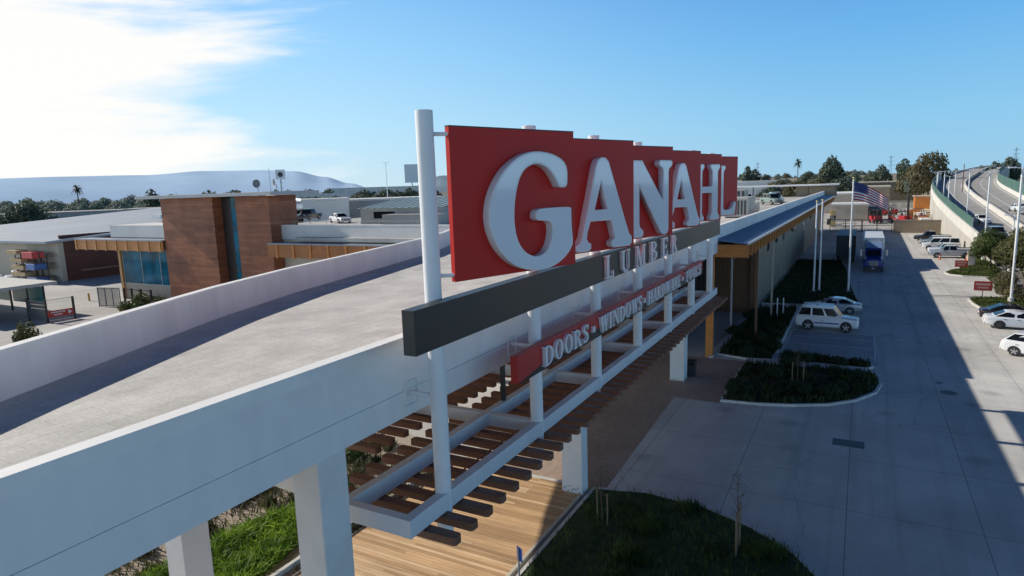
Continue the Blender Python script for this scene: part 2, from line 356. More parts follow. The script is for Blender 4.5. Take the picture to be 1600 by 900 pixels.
# ================================================================ SETTING
def ngon_disc(r, n=96): return [(r*math.cos(2*math.pi*i/n), r*math.sin(2*math.pi*i/n)) for i in range(n)]
def arc(cx, cy, r, a0, a1, n=8): return [(cx+r*math.cos(R(a0+(a1-a0)*i/n)), cy+r*math.sin(R(a0+(a1-a0)*i/n))) for i in range(n+1)]
city = M('city_ground', (.15,.15,.12), .95, .45, .02, grime=.4)
b = MB(); b.sheet(ngon_disc(14000), -.06); b.build('ground', city, kind='structure')
b = MB(); b.sheet([(-60,-13.5),(163.6,-13.5),(163.6,9.5),(-60,9.5)], 0.0); b.build('driveway', concrete, kind='structure')
b = MB(); b.sheet([(163.6,-40),(330,-40),(330,60),(163.6,60)], 0.0); b.build('yard_pavement', yard_conc, kind='structure')
b = MB(); b.sheet([(-60,9.5),(163.6,9.5),(163.6,170),(-60,170)], -.004); b.build('lumber_yard_pavement', yard_conc, kind='structure')
b = MB(); b.sheet([(23.5,9.3),(46,9.3),(46,16),(23.5,16)], .004); b.sheet([(36.5,6.7),(46,6.7),(46,9.3),(36.5,9.3)], .004); b.sheet([(23.7,8.9),(36.5,9.3),(23.5,9.3)], .004)
b.build('brown_paver_walk', pavers, kind='structure')
b = MB(); b.sheet([(48,-1.45),(57.2,-1.2),(57.2,4.6),(49.5,4.6)], .008); b.build('parking_stall_pavement', stall_pave, kind='structure')
b = MB()
for x in (49.9, 52.7, 55.3): b.box(x-.05, x+.05, -1.2, 4.4, .008, .012)
b.box(48.6, 57, -1.32, -1.22, .008, .013)
for x in (52.0, 58.2, 60.9, 106, 109, 112, 115, 118.5, 122, 126, 130, 134.5, 139, 143, 147): b.box(x-.05, x+.05, -14.5, -9.6, .002, .006)
b.build('parking_lines', line_paint, kind='structure')
b = MB(); b.sheet([(90,-13.5),(163.6,-13.5),(163.6,-21),(90,-15.2)], 0.0); b.sheet([(40,-13.5),(90,-13.5),(90,-15.2),(40,-17)], 0.0); b.build('verge', grass_ground, kind='structure')
b = MB(); b.sheet([(0,-15.2),(90,-15.2),(163.6,-21),(163.6,-60),(0,-60)], -.02); b.build('frontage_road', asphalt, kind='structure')

# oil stains and joints are in the concrete; drains are separate
def drain(label, x0, x1, y0, y1):
    t = thing('storm_drain', label, 'drain', ((x0+x1)/2, (y0+y1)/2, 0))
    w, h = (x1-x0)/2, (y1-y0)/2
    b = MB(); b.box(-w, w, -h, h, .001, .012); b.build('drain_frame', steel_dark, t)
    b = MB(); n = 14
    for i in range(n):
        yy = -h + .06 + (2*h-.12)*i/(n-1); b.box(-w+.05, w-.05, yy-.022, yy+.022, .012, .02)
    b.build('grate', M('grate_iron', (.085,.085,.085), .6, .2, 6), t)
drain('rectangular iron storm drain grate set in the shaded driveway', 32.6, 33.45, -.6, .75)
for lab, x, y, r in (('round iron manhole cover on the driveway at the shadow edge', 43.35, -4.9, .42), ('small round utility cover beyond the manhole on the driveway', 45.3, -4.6, .2)):
    b = MB(); b.tube((x,y,.001), (x,y,.014), r, r, 28); b.build('manhole_cover', M('cast_iron', (.10,.10,.10), .6, .3, 12), label=lab, cat='manhole')

# planted islands: raised kerb ring with soil
def island(name, lab, poly, soilm=soil, hgt=.14, kw=.16):
    cx = sum(p[0] for p in poly)/len(poly); cy = sum(p[1] for p in poly)/len(poly)
    n = len(poly); a = sum(poly[i][0]*poly[(i+1)%n][1]-poly[(i+1)%n][0]*poly[i][1] for i in range(n))
    if a < 0: poly = poly[::-1]
    inner = []
    for i in range(n):
        p0 = Vector(poly[i-1]); p1 = Vector(poly[i]); p2 = Vector(poly[(i+1)%n])
        d1 = (p1-p0).normalized(); d2 = (p2-p1).normalized()
        nn = Vector((-(d1.y+d2.y), d1.x+d2.x))
        nn = nn.normalized() if nn.length > 1e-5 else Vector((-d1.y, d1.x))
        inner.append(tuple(p1 + nn*kw))
    t = thing(name, lab, 'planting bed', (cx, cy, 0))
    L_ = lambda P: [(p[0]-cx, p[1]-cy) for p in P]
    po, pi = L_(poly), L_(inner)
    b = MB()
    vs = [(p[0],p[1],-.02) for p in po] + [(p[0],p[1],hgt) for p in po] + [(p[0],p[1],hgt) for p in pi] + [(p[0],p[1],-.02) for p in pi]
    fs = []
    for k in range(3):
        for i in range(n):
            j = (i+1) % n; fs.append((k*n+i, k*n+j, k*n+n+j, k*n+n+i))
    b.add(vs, fs); b.build('kerb', curb_m, t)
    b = MB(); b.sheet(pi, hgt-.03); b.build('soil', soilm, t)
    return inner
isl_front = [(36.7,6.7),(45.2,6.75),(45.6,5.2),(46.0,-.9)] + [(45.2,-1.35),(43.6,-1.55),(41.6,-1.25),(39.6,-.2),(38.3,1.1),(37.4,2.9),(36.9,4.6)]
isl_rear = [(46.9,4.6),(49.2,4.6),(48.2,-1.0),(47.3,-1.15),(46.7,-.8)]
isl_side = [(46.4,6.7),(47,8.9),(61.2,8.9),(66.2,8.5),(66.2,5.0),(46.6,5.0)]
isl_lawn = [(68.6,8.6),(108,8.4),(108,2.4),(96,1.3),(82,.6),(74,.0)] + arc(71.6,.9,1.4,300,210,5) + [(69.3,2.2)]
isl_tree = [(23.55,9.35),(24.1,7.2),(23.9,4.9),(23.1,3.0),(21.9,1.4),(20.2,.2),(17,-.8),(10,-1.2),(-4,-1.2),(-4,9.35)]
isl_r1 = [(94.2,-14.5),(94.6,-11.2),(95.6,-9.9),(97.2,-9.6),(99.4,-10.3),(101.4,-11.5),(104.5,-11.8),(104.5,-14.5)]
isl_r2 = [(67.8,-14.5),(68.4,-11.6),(70.6,-10.3),(74.6,-9.75),(77.2,-9.7),(78.2,-10.4),(78.6,-12.2),(78.6,-14.5)]
grassy_soil = grass_ground
I1 = island('planted_island', 'dark planted island with a curved kerb in front of the empty parking stalls', isl_front)
I2 = island('planted_island', 'small dark planted bed between the walk strip and the empty parking stalls', isl_rear)
I3 = island('planted_bed', 'long dark planting bed along the store front beside the white vehicles', isl_side)
I4 = island('lawn_bed', 'dark shaded lawn with a pointed end around the flagpoles', isl_lawn, grassy_soil)
I5 = island('grass_bed', 'grass bed with a curved kerb beside the timber boardwalk', isl_tree, grassy_soil)
I6 = island('grass_island', 'sunlit grass island beside the parked silver pickup', isl_r1, grassy_soil)
I7 = island('grass_island', 'sunlit grass island at the foot of the tall right light pole', isl_r2, grassy_soil)
b = MB(); b.prism([(45.3,6.75),(46.4,6.7),(47.0,4.9),(46.6,-.9),(46.1,-.9),(45.7,5.2)], .0, .13); b.build('footpath', curb_m, kind='structure')
b = MB(); b.prism([(46,8.95),(63.5,8.95),(63.5,9.25),(46,9.25)], 0, .15); b.build('kerb_line', curb_m, kind='structure')

def inside(p, poly):
    x, y = p; c = False; n = len(poly); j = n-1
    for i in range(n):
        xi, yi = poly[i]; xj, yj = poly[j]
        if (yi > y) != (yj > y) and x < (xj-xi)*(y-yi)/(yj-yi)+xi: c = not c
        j = i
    return c
def blades(name, poly, n, hmin, hmax, mat, z=.1, w=.02, lean=.5, clump=0.0, rnd=None, **kw):
    rg = random.Random(rnd or len(poly)*31+n); xs = [p[0] for p in poly]; ys = [p[1] for p in poly]
    b = MB(); k = 0; tries = 0
    cs = [(rg.uniform(min(xs),max(xs)), rg.uniform(min(ys),max(ys)), rg.uniform(.5,1.5)) for _ in range(60)]
    while k < n and tries < n*12:
        tries += 1
        if clump and rg.random() < clump:
            c = rg.choice(cs); x = rg.gauss(c[0], .22); y = rg.gauss(c[1], .22); hs_ = c[2]
        else: x = rg.uniform(min(xs),max(xs)); y = rg.uniform(min(ys),max(ys)); hs_ = 1
        if not inside((x,y), poly): continue
        k += 1
        h = rg.uniform(hmin,hmax)*hs_; a = rg.uniform(0,6.283); l = rg.uniform(.1,lean)*h; da = rg.uniform(0,6.283)
        dx, dy = w*math.cos(a), w*math.sin(a); lx, ly = l*math.cos(da), l*math.sin(da)
        b.add([(x-dx,y-dy,z),(x+dx,y+dy,z),(x+dx*.7+lx*.4,y+dy*.7+ly*.4,z+h*.6),(x-dx*.7+lx*.4,y-dy*.7+ly*.4,z+h*.6),(x+lx,y+ly,z+h*.95)], [(0,1,2,3),(3,2,4)])
    return b.build(name, mat, kind='stuff', **kw)
grass_m = leaf_mat('grass_blades', (.030,.055,.012), (.13,.16,.04), .9, .3)
grass_lush = leaf_mat('lush_groundcover', (.07,.15,.015), (.28,.42,.05), 1.3, .5)
dry_grass = leaf_mat('dry_grass', (.06,.075,.03), (.17,.15,.08), 1.6, .25)
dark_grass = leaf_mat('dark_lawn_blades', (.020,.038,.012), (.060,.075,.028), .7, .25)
blades('grass', [(p[0],p[1]) for p in I5 if p[0] > -1] + [(-1,9.2)], 20000, .08, .36, grass_m, w=.022, clump=.62, label='shaggy green grass growing beside the boardwalk edge', cat='grass')
blades('grass', I6, 5000, .12, .3, grass_m, w=.04, label='bright sunlit grass on the island by the parked pickup', cat='grass')
blades('grass', I7, 5000, .12, .3, grass_m, w=.04, label='bright sunlit grass on the island under the right light pole', cat='grass')
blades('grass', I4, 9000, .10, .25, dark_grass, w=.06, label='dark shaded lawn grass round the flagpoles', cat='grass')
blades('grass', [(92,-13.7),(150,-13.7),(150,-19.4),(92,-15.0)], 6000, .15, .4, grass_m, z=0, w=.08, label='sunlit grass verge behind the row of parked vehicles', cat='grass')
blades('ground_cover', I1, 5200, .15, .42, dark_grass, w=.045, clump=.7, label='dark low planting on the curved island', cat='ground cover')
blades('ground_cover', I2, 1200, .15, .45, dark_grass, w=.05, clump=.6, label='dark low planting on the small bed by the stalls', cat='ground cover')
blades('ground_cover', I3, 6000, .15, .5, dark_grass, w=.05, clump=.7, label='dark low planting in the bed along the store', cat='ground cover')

b = MB(); rg_ = random.Random(41)
def mound_z(x, y): return .28*max(0, math.sin(x*1.9+.6)*math.sin(y*2.3+1.0))+.22*max(0, math.sin(x*3.7-y*1.7))
# planting behind the boardwalk, under and beyond the ramp
b = MB(); b.sheet([(2,15.95),(23.4,15.95),(27,24),(22,26),(2,24)], .01); b.build('gravel_bed', gravel, kind='structure')
lush = [(10.2,17.0),(12.4,16.9),(15.6,17.6),(17.1,18.6),(17.2,19.6),(15.2,20.2),(12.6,20.4),(10.4,20.2)]
blades('lush_ground_cover', lush, 17000, .14, .42, grass_lush, z=.02, w=.04, lean=1.5, clump=.6, label='bright green lush ground cover growing behind the white column', cat='ground cover')
blades('dry_ground_cover', [(10,20.6),(15.5,20.8),(20,19.0),(24,20),(24,23.5),(10,24)], 6000, .18, .5, dry_grass, z=.02, w=.03, lean=.8, clump=.85, label='straggly olive plants in the gravel behind the ramp columns', cat='ground cover')
blades('dry_ground_cover', [(13.6,16.2),(23.2,16.2),(23.2,18.6),(18,18.2)], 3000, .15, .42, dry_grass, z=.02, w=.028, lean=.8, clump=.85, label='straggly plants in the gravel seen between the brown slats', cat='ground cover')

# hills
def ridge(name, az0, az1, d, prof, mat, lab=None, depth=2500, n=140, rough=.035, seed=1):
    rg = random.Random(seed); b = MB()
    ph = [(rg.uniform(5,60), rg.uniform(0,6.28), rg.uniform(.2,1)) for _ in range(12)]
    def hgt(a):
        for (a0,h0),(a1,h1) in zip(prof, prof[1:]):
            if a0 <= a <= a1 or a1 <= a <= a0:
                t = (a-a0)/(a1-a0); t = t*t*(3-2*t); h = h0+(h1-h0)*t; break
        else: h = 0
        return h*(1+rough*sum(w*math.sin(R(a)*k*1.6+p)/(1+k/25) for k,p,w in ph)/3)
    rows = []
    for j in range(7):
        t = j/6
        for i in range(n+1):
            a = az0+(az1-az0)*i/n; dd = d-depth*(1-t)*.6
            z = hgt(a)*(t**.8)*(1+.10*math.sin(i*.31+j*1.7+seed)*math.sin(i*.113+j)*(1-t)*t*3)
            rows.append((dd*math.cos(R(a)), dd*math.sin(R(a)), z-2*(1-t)))
    fs = []
    for j in range(6):
        for i in range(n):
            k = j*(n+1)+i; fs.append((k+1, k, k+n+1, k+n+2))
    b.add(rows, fs); return b.build(name, mat, kind='structure', smooth=True)
hill_m = M('haze_tinted_hills', (.50,.67,.84), 1.0, .10, .0012, spec=0)  # pale blue of the distance haze is put into the hill colour
hill_n = M('haze_tinted_near_hills', (.20,.27,.32), 1.0, .25, .004, spec=0)  # haze painted in here too, as a bluish base colour
slope_m = M('tan_slope', (.24,.21,.155), 1.0, .35, .05, grime=.3)
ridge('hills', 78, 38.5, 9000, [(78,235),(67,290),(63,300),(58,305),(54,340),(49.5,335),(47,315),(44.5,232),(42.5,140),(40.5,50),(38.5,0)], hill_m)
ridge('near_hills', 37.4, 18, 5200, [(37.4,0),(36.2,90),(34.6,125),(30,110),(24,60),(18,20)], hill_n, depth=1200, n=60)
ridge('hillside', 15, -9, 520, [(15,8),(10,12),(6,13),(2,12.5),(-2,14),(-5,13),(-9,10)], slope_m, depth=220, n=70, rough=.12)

# ================================================================ RAMP BRIDGE AND ROOF DECK
ramp = thing('parking_ramp', 'white walled concrete ramp bridge leading onto the rooftop parking behind the sign', 'ramp', (8, 8.75, 0))
ox, oy = 8, 8.75
WY = 8.75
far = [(-14,8.75+1.6),(-6,11.2),(0,13.3),(3.5,15.0),(6.7,16.6),(8.5,17.4),(10.7,18.4),(14.8,20.2),(19.8,21.9),(26.0,23.5),(34.2,25.6),(40,27.6),(47.9,31.2)]
loc = lambda P: [(p[0]-ox, p[1]-oy) for p in P]
b = MB()   # near wall: upper face and lower fascia, a recessed joint between them
b.box(-14-ox, 46-ox, 0, .24, 8.235, 9.36)
b.build('near_wall', white_conc, ramp)
b = MB(); b.box(-14-ox, 46-ox, .0, .24, 7.62, 8.20); b.box(-14-ox, 46-ox, .03, .24, 8.20, 8.235); b.build('edge_beam', white_conc, ramp)
b = MB(); b.box(-14-ox, 46-ox, -.025, .27, 9.36, 9.43); b.box(-14-ox, 46-ox, -.006, -.001, 9.16, 9.36); b.build('wall_cap', cap_white, ramp)
b = MB()
n = len(far)
def off(P, d):
    out = []
    for i in range(len(P)):
        a = Vector(P[max(i-1,0)]); c = Vector(P[min(i+1,len(P)-1)]); t = (c-a).normalized(); out.append((P[i][0]-t.y*d, P[i][1]+t.x*d))
    return out
fi, fo = far, off(far, .24)
for i in range(n-1):
    for zz in ((7.62, 9.36),):
        p = loc([fi[i], fi[i+1], fo[i+1], fo[i]])
        b.add([(q[0],q[1],zz[0]) for q in p]+[(q[0],q[1],zz[1]) for q in p], [(0,3,2,1),(4,5,6,7),(0,1,5,4),(2,3,7,6)])
o = b.build('far_wall', white_conc, ramp, smooth=True)
b = MB(); f1, f2 = off(far, -.025), off(far, .27)
for i in range(n-1):
    p = loc([f1[i], f1[i+1], f2[i+1], f2[i]])
    b.add([(q[0],q[1],9.36) for q in p]+[(q[0],q[1],9.43) for q in p], [(0,3,2,1),(4,5,6,7),(0,1,5,4),(2,3,7,6)])
b.build('far_wall_cap', cap_white, ramp)
b = MB(); poly = loc([(-14,WY+.24)] + [(47.9,WY+.24)] + far[::-1]); b.sheet(poly, 8.3); b.build('ramp_floor', ramp_floor, ramp)
b = MB(); poly = [(p[0], p[1]) for p in loc([(-14,WY+.24)] + [(47.9,WY+.24)] + off(far,.0)[::-1])]; b.prism(poly, 7.68, 8.28); b.build('ramp_slab', white_conc, ramp)
colx = [(8.15, WY, .76, .72), (9.35, 15.2, .8, .75), (1.2, WY, .76, .72), (1.8, 12.6, .8, .75), (34.5, 24.2, .8, .75)]
for x, y, w, d in colx:
    b = MB(); b.box(x-ox, x+w-ox, y-oy+(.001 if y == WY else 0), y-oy+d, -.02, 7.64 if y == WY else 7.7, .02); b.build('column', white_col, ramp)
b = MB(); b.bar((9.1-ox, 9.7-oy, 6.5), (9.55-ox, 15.2-oy, 6.5), .35, .42); b.build('cross_beam', white_col, ramp)
# rectangular bracket plates on the wall that hold the sign posts
PX = [11.06+4.765*i for i in range(7)]; PY = 8.0

# ================================================================ THE SIGN
sign = thing('store_sign', 'tall white steel sign frame with angled red panels reading GANAHL LUMBER', 'store sign', (PX[0], PY, 4.73))
sx, sy, szz = PX[0], PY, 4.73
def SL(x, y, z): return (x-sx, y-sy, z-szz)
for i, x in enumerate(PX):
    b = MB(); b.tube(SL(x,PY,4.73), SL(x,PY,14.22), .185, .185, 28)
    b.build('post', white_paint, sign, smooth=True)
    b = MB()                                                         # wall bracket
    b.tube(SL(x-.02,PY,8.12), SL(x-.02,WY-.005,8.12), .055, .055, 10)
    b.bar(SL(x-.25,WY-.02,8.12-.28), SL(x-.25,WY-.02,8.12+.28), .03, .04); b.bar(SL(x+.21,WY-.02,8.12-.28), SL(x+.21,WY-.02,8.12+.28), .03, .04)
    b.bar(SL(x-.25,WY-.02,8.40), SL(x+.21,WY-.02,8.40), .03, .04); b.bar(SL(x-.25,WY-.02,7.84), SL(x+.21,WY-.02,7.84), .03, .04)
    b.build('wall_bracket', white_paint, sign)
# ---- letters as outlines
def curve_mesh(loops, depth, bevel=0.0, offset=0.0):
    cu = bpy.data.curves.new('c', 'CURVE'); cu.dimensions = '2D'; cu.fill_mode = 'BOTH'; cu.extrude = max(depth/2-bevel, .0005); cu.bevel_depth = bevel
    cu.bevel_resolution = 1; cu.offset = offset - bevel
    for lp in loops:
        s = cu.splines.new('POLY'); s.points.add(len(lp)-1)
        for p, q in zip(s.points, lp): p.co = (q[0], q[1], 0, 1)
        s.use_cyclic_u = True
    o = bpy.data.objects.new('c', cu); COL.objects.link(o)
    dg = bpy.context.evaluated_depsgraph_get(); dg.update()
    me = bpy.data.meshes.new_from_object(o.evaluated_get(dg)); me.transform(Matrix.Translation((0,0,depth/2)))
    bpy.data.objects.remove(o); bpy.data.curves.remove(cu)
    return me
def smooth_loop(lp, it=1):
    for _ in range(it):
        out = []
        for i in range(len(lp)):
            a, c = lp[i], lp[(i+1)%len(lp)]
            out += [(a[0]*.75+c[0]*.25, a[1]*.75+c[1]*.25), (a[0]*.25+c[0]*.75, a[1]*.25+c[1]*.75)]
        lp = out
    return lp
G_ = [(3.522,12.563),(3.554,12.727),(3.561,12.96),(3.51,13.109),(3.369,13.235),(3.07,13.35),(2.745,13.4),(2.459,13.405),(2.179,13.363),(1.871,13.239),(1.567,13.038),(1.326,12.786),(1.142,12.494),(1.048,12.221),(1.019,11.968),(1.046,11.711),(1.146,11.445),(1.335,11.168),(1.591,10.935),(1.888,10.77),(2.26,10.67),(2.648,10.642),(2.984,10.686),(3.297,10.798),(3.547,10.967),(3.68,11.125),(3.711,11.243),(3.68,11.536),(3.664,11.872),(3.676,12.038),(3.628,12.093),(3.233,12.095),(2.83,12.095),(2.537,12.085),(2.471,12.025),(2.448,11.92),(2.483,11.834),(2.592,11.805),(2.82,11.801),(2.952,11.747),(2.995,11.628),(2.982,11.441),(2.922,11.259),(2.831,11.126),(2.694,11.021),(2.497,10.979),(2.305,11.002),(2.088,11.108),(1.91,11.295),(1.81,11.527),(1.767,11.795),(1.774,12.103),(1.823,12.407),(1.921,12.71),(2.051,12.927),(2.228,13.057),(2.449,13.123),(2.671,13.109),(2.895,13.01),(3.068,12.849),(3.171,12.71),(3.222,12.617),(3.281,12.56)]
G_ = smooth_loop([(u-.20, z) for u, z in G_], 2)
def du(P, d): return [(u-d, z) for u, z in P]
A_ = du([(2.113,13.318),(2.276,13.385),(2.465,13.375),(2.605,13.268),(2.977,12.413),(3.364,11.524),(3.57,11.08),(3.69,10.98),(3.70,10.80),(3.60,10.70),(2.85,10.70),(2.715,10.744),(2.682,10.856),(2.744,10.933),(2.874,10.98),(2.76,11.34),(2.68,11.536),(1.757,11.545),(1.62,11.25),(1.57,11.06),(1.65,10.95),(1.766,10.90),(1.766,10.76),(1.68,10.69),(1.22,10.69),(1.12,10.74),(1.12,10.87),(1.269,10.94),(1.391,11.117),(1.73,12.188),(1.987,13.061)], .26)
Ah = du([(2.239,12.65),(2.543,11.865),(1.938,11.865)], .26)
N_ = [(.86,13.40),(1.62,13.39),(2.86,11.96),(2.88,13.02),(2.84,13.12),(2.68,13.18),(2.62,13.26),(2.64,13.38),(2.72,13.41),(3.38,13.41),(3.47,13.35),(3.47,13.24),(3.40,13.17),(3.27,13.10),(3.24,12.98),(3.23,10.86),(3.16,10.74),(3.0,10.69),(2.84,10.73),(2.70,10.84),(1.44,12.50),(1.44,11.16),(1.50,11.03),(1.64,10.95),(1.69,10.85),(1.64,10.73),(1.56,10.69),(.94,10.69),(.84,10.74),(.83,10.86),(.90,10.95),(1.02,11.02),(1.07,11.15),(1.07,12.95),(1.02,13.06),(.90,13.14),(.83,13.24),(.82,13.34)]
def stem_pts_r(x0, x1, zt=13.41, zb=10.69):  # right side going down: serif, waist, serif
    return [(x1+.12,zt),(x1+.19,zt-.06),(x1+.18,zt-.17),(x1+.08,zt-.25),(x1,zt-.38)], [(x1,zb+.38),(x1+.08,zb+.25),(x1+.18,zb+.17),(x1+.19,zb+.06),(x1+.12,zb)]
def mir(P, x0, x1): return [(x0+x1-u, z) for u, z in P][::-1]
a0, a1, c0, c1 = 1.16, 1.68, 2.60, 3.12
rt, rb = stem_pts_r(a0, a1); rt2, rb2 = stem_pts_r(c0, c1)
H_ = mir(rt,a0,a1)[::-1]
lt = mir(rt,a0,a1); lb = mir(rb,a0,a1); lt2 = mir(rt2,c0,c1); lb2 = mir(rb2,c0,c1)
H_ = rt + [(a1,12.33),(c0,12.33)] + lt2 + rt2 + rb2 + lb2 + [(c0,12.03),(a1,12.03)] + rb + lb + lt
L0, L1 = 1.15, 1.93
rt, rb = stem_pts_r(L0, L1); lt = mir(rt,L0,L1); lb = mir(rb,L0,L1)
L_l = rt + [(L1,11.12),(L1+.06,11.02),(L1+.2,10.98),(2.55,10.98),(2.82,11.05),(2.98,11.2),(3.08,11.38),(3.18,11.42),(3.28,11.38),(3.30,11.26),(3.22,10.78),(3.14,10.69)] + lb + lt
big = [([G_], 'G'), ([A_,Ah], 'A'), ([N_], 'N'), ([A_,Ah], 'A'), ([H_], 'H'), ([L_l], 'L')]
ang = R(-19.116); pw = 3.836
panel_first = None
for i, (loops, ch) in enumerate(big):
    lx, ly, lz = SL(11.37+4.765*i, 7.612, 10.627)
    b = MB(); b.box(0, pw, 0, .14, 0, 3.27)
    p = b.build('red_panel', red_panel, sign, bevel=.006); p.location = (lx, ly, lz); p.rotation_euler = (0, 0, ang)
    b = MB(); b.box(-.004, pw+.004, -.004, .144, 3.27, 3.295); b.build('panel_edge', trim_dark, p)
    for zz in (.15, 3.12):
        b = MB(); b.tube((-.30,.26,zz), (.03,.07,zz), .045, .045, 10); b.bar((-.30,.24,zz-.11),(-.30,.24,zz+.11),.06,.12); b.build('panel_arm', white_paint, p)
        b = MB(); b.tube((3.3,.14,zz), (4.3,2.0,zz), .05, .05, 8); b.build('panel_arm', white_paint, p)
    lo = [[(u, z-10.627) for u, z in lp] for lp in loops]
    me = curve_mesh(lo, .22, .006); me.materials.clear(); me.materials.append(letter_side)
    q = bpy.data.objects.new('letter', me); COL.objects.link(q); q.parent = p; q.rotation_euler = (R(90),0,0); q.location = (0, -.002, 0)
    tag(q, 'white raised letter %s with a glossy face' % ch)
    me = curve_mesh(lo, .012, .0, -.042); me.materials.clear(); me.materials.append(letter_face)
    q2 = bpy.data.objects.new('letter_face', me); COL.objects.link(q2); q2.parent = p; q2.rotation_euler = (R(90),0,0); q2.location = (0, -.216, 0)
    q2.parent = q; q2.rotation_euler = (0,0,0); q2.location = (0, 0, .214)

# ---- small serif alphabet: each glyph is a list of (loops) pieces
def el(cx, cy, rx, ry, a0, a1, n=18): return [(cx+rx*math.cos(R(a0+(a1-a0)*k/n)), cy+ry*math.sin(R(a0+(a1-a0)*k/n))) for k in range(n+1)]
TH, TN, SE = .21, .085, .075
def rect(x0, x1, y0, y1): return [(x0,y0),(x1,y0),(x1,y1),(x0,y1)]
def stem(x, w=TH, s=.075): return [[rect(x,x+w,0,1)], [rect(x-s,x+w+s,0,SE)], [rect(x-s,x+w+s,1-SE,1)]]
def diag(x0, y0, x1, y1, w): return [[(x0,y0),(x0+w,y0),(x1+w,y1),(x1,y1)]]
def strip(P, w):
    l, r = [], []
    for i in range(len(P)):
        a = Vector(P[max(i-1,0)]); c = Vector(P[min(i+1,len(P)-1)]); t = (c-a).normalized(); n_ = Vector((-t.y,t.x))
        ww = w[i] if isinstance(w, list) else w
        l.append(tuple(Vector(P[i])+n_*ww/2)); r.append(tuple(Vector(P[i])-n_*ww/2))
    return l + r[::-1]
def half(cx, cy, rx, ry, ix, iy): return [el(cx,cy,rx,ry,-90,90)+el(cx,cy,ix,iy,90,-90)]
GL = {
 'D': (stem(.09) + [half(.28,.5,.58,.5,.37,.42)], .92), 'O': ([[el(.45,.5,.42,.515,0,354,40), el(.45,.5,.21,.44,0,351,40)]], .94),
 'R': (stem(.09) + [half(.28,.745,.44,.255,.24,.175)] + [diag(.62,0,.36,.5,.24), [rect(.58,.95,0,SE)]], .98),
 'S': ([[strip([(.62,.80),(.56,.90),(.44,.955),(.29,.95),(.17,.88),(.13,.77),(.18,.66),(.33,.56),(.47,.47),(.56,.37),(.58,.24),(.51,.12),(.38,.055),(.25,.05),(.13,.11),(.08,.22)], [.14,.12,.1,.11,.16,.19,.2,.21,.21,.2,.19,.16,.11,.1,.12,.14])], [rect(.56,.66,.70,.98)], [rect(.04,.14,.02,.30)]], .70),
 'W': ([diag(.27,0,.08,1,.2), diag(.27,0,.52,.95,TN), diag(.70,0,.50,1,.2), diag(.72,0,.98,1,TN), [rect(.0,.38,1-SE,1)], [rect(.44,.80,1-SE,1)], [rect(.88,1.16,1-SE,1)]], 1.16),
 'I': (stem(.09), .42), 'L': (stem(.09) + [[rect(.3,.72,0,.085)], [rect(.64,.72,0,.3)]], .78),
 'N': ([[rect(.13,.13+TN,0,1)], diag(.72,0,.13,1,.22), [rect(.78,.78+TN,0,1)], [rect(.04,.31,0,SE)], [rect(.02,.3,1-SE,1)], [rect(.68,.97,1-SE,1)]], 1.0),
 'H': (stem(.09) + stem(.66) + [[rect(.28,.68,.46,.55)]], .96),
 'A': ([diag(.08,0,.40,1,TN), diag(.62,0,.38,1,.24), [rect(.24,.66,.27,.35)], [rect(.0,.28,0,SE)], [rect(.54,.94,0,SE)]], .94),
 'E': (stem(.09) + [[rect(.28,.70,0,.085)], [rect(.28,.68,.915,1)], [rect(.28,.54,.46,.545)], [rect(.62,.70,0,.27)], [rect(.60,.68,.74,1)], [rect(.47,.54,.37,.64)]], .76),
 'T': ([[rect(.30,.51,0,1)], [rect(.22,.59,0,SE)], [rect(.04,.77,.915,1)], [rect(.04,.12,.72,1)], [rect(.69,.77,.72,1)]], .81),
 'U': ([[rect(.09,.30,.28,1)], [rect(.01,.38,1-SE,1)], [rect(.70,.70+TN,.28,1)], [rect(.61,.88,1-SE,1)], [el(.438,.30,.348,.32,180,360)+el(.495,.30,.205,.23,360,180)]], .90),
 'M': ([[rect(.12,.12+TN,0,1)], diag(.48,0,.12,1,.2), diag(.50,0,.86,1,TN), [rect(.86,1.07,0,1)], [rect(.03,.30,0,SE)], [rect(.78,1.15,0,SE)], [rect(.02,.3,1-SE,1)], [rect(.8,1.15,1-SE,1)]], 1.17),
 'B': (stem(.09) + [half(.28,.76,.40,.24,.21,.165), half(.28,.27,.48,.27,.27,.19)], .82),
}
def glyph_mesh(ch, w, h, depth):
    pieces, gw = GL[ch]
    bm = bmesh.new()
    for k, lp in enumerate(pieces):
        me = curve_mesh([[(x*w/gw, y*h) for x, y in q] for q in lp], depth + .0018*k, 0)
        bm.from_mesh(me); bpy.data.meshes.remove(me)
    me = bpy.data.meshes.new('letter'); bm.to_mesh(me); bm.free(); return me
def put_letter(ch, x, z, w, h, y, depth, mat, parent, org, off_face=None, name='letter', lab=None):
    me = glyph_mesh(ch, w, h, depth); me.materials.clear(); me.materials.append(mat)
    q = bpy.data.objects.new(name, me); COL.objects.link(q); q.parent = parent; q.rotation_euler = (R(90),0,0)
    q.location = (x-org[0], y-org[1], z-org[2])
    if lab: q['label'] = lab
    return q
# ---- the long charcoal board with LUMBER
bx0, bx1, by, bz0, bz1 = 9.70, 40.05, 7.50, 9.40, 10.31
b = MB(); b.box(*[v-sx for v in (bx0,bx1)], by-sy, by-sy+.30, bz0-szz, bz1-szz)
board = b.build('charcoal_board', black_board, sign, bevel=.008, label='long blank charcoal board carrying the word LUMBER')
for ch, x0, x1 in (('L',20.05,20.85),('U',21.62,22.6),('M',23.3,24.5),('B',25.15,26.2),('E',26.87,27.85),('R',28.45,29.5)):
    q = put_letter(ch, x0, 9.46, x1-x0, .79, by-.001, .10, letter_side, board, (sx,sy,szz), lab='white raised letter %s on the charcoal board' % ch)
    q.matrix_parent_inverse = Matrix.Identity(4)
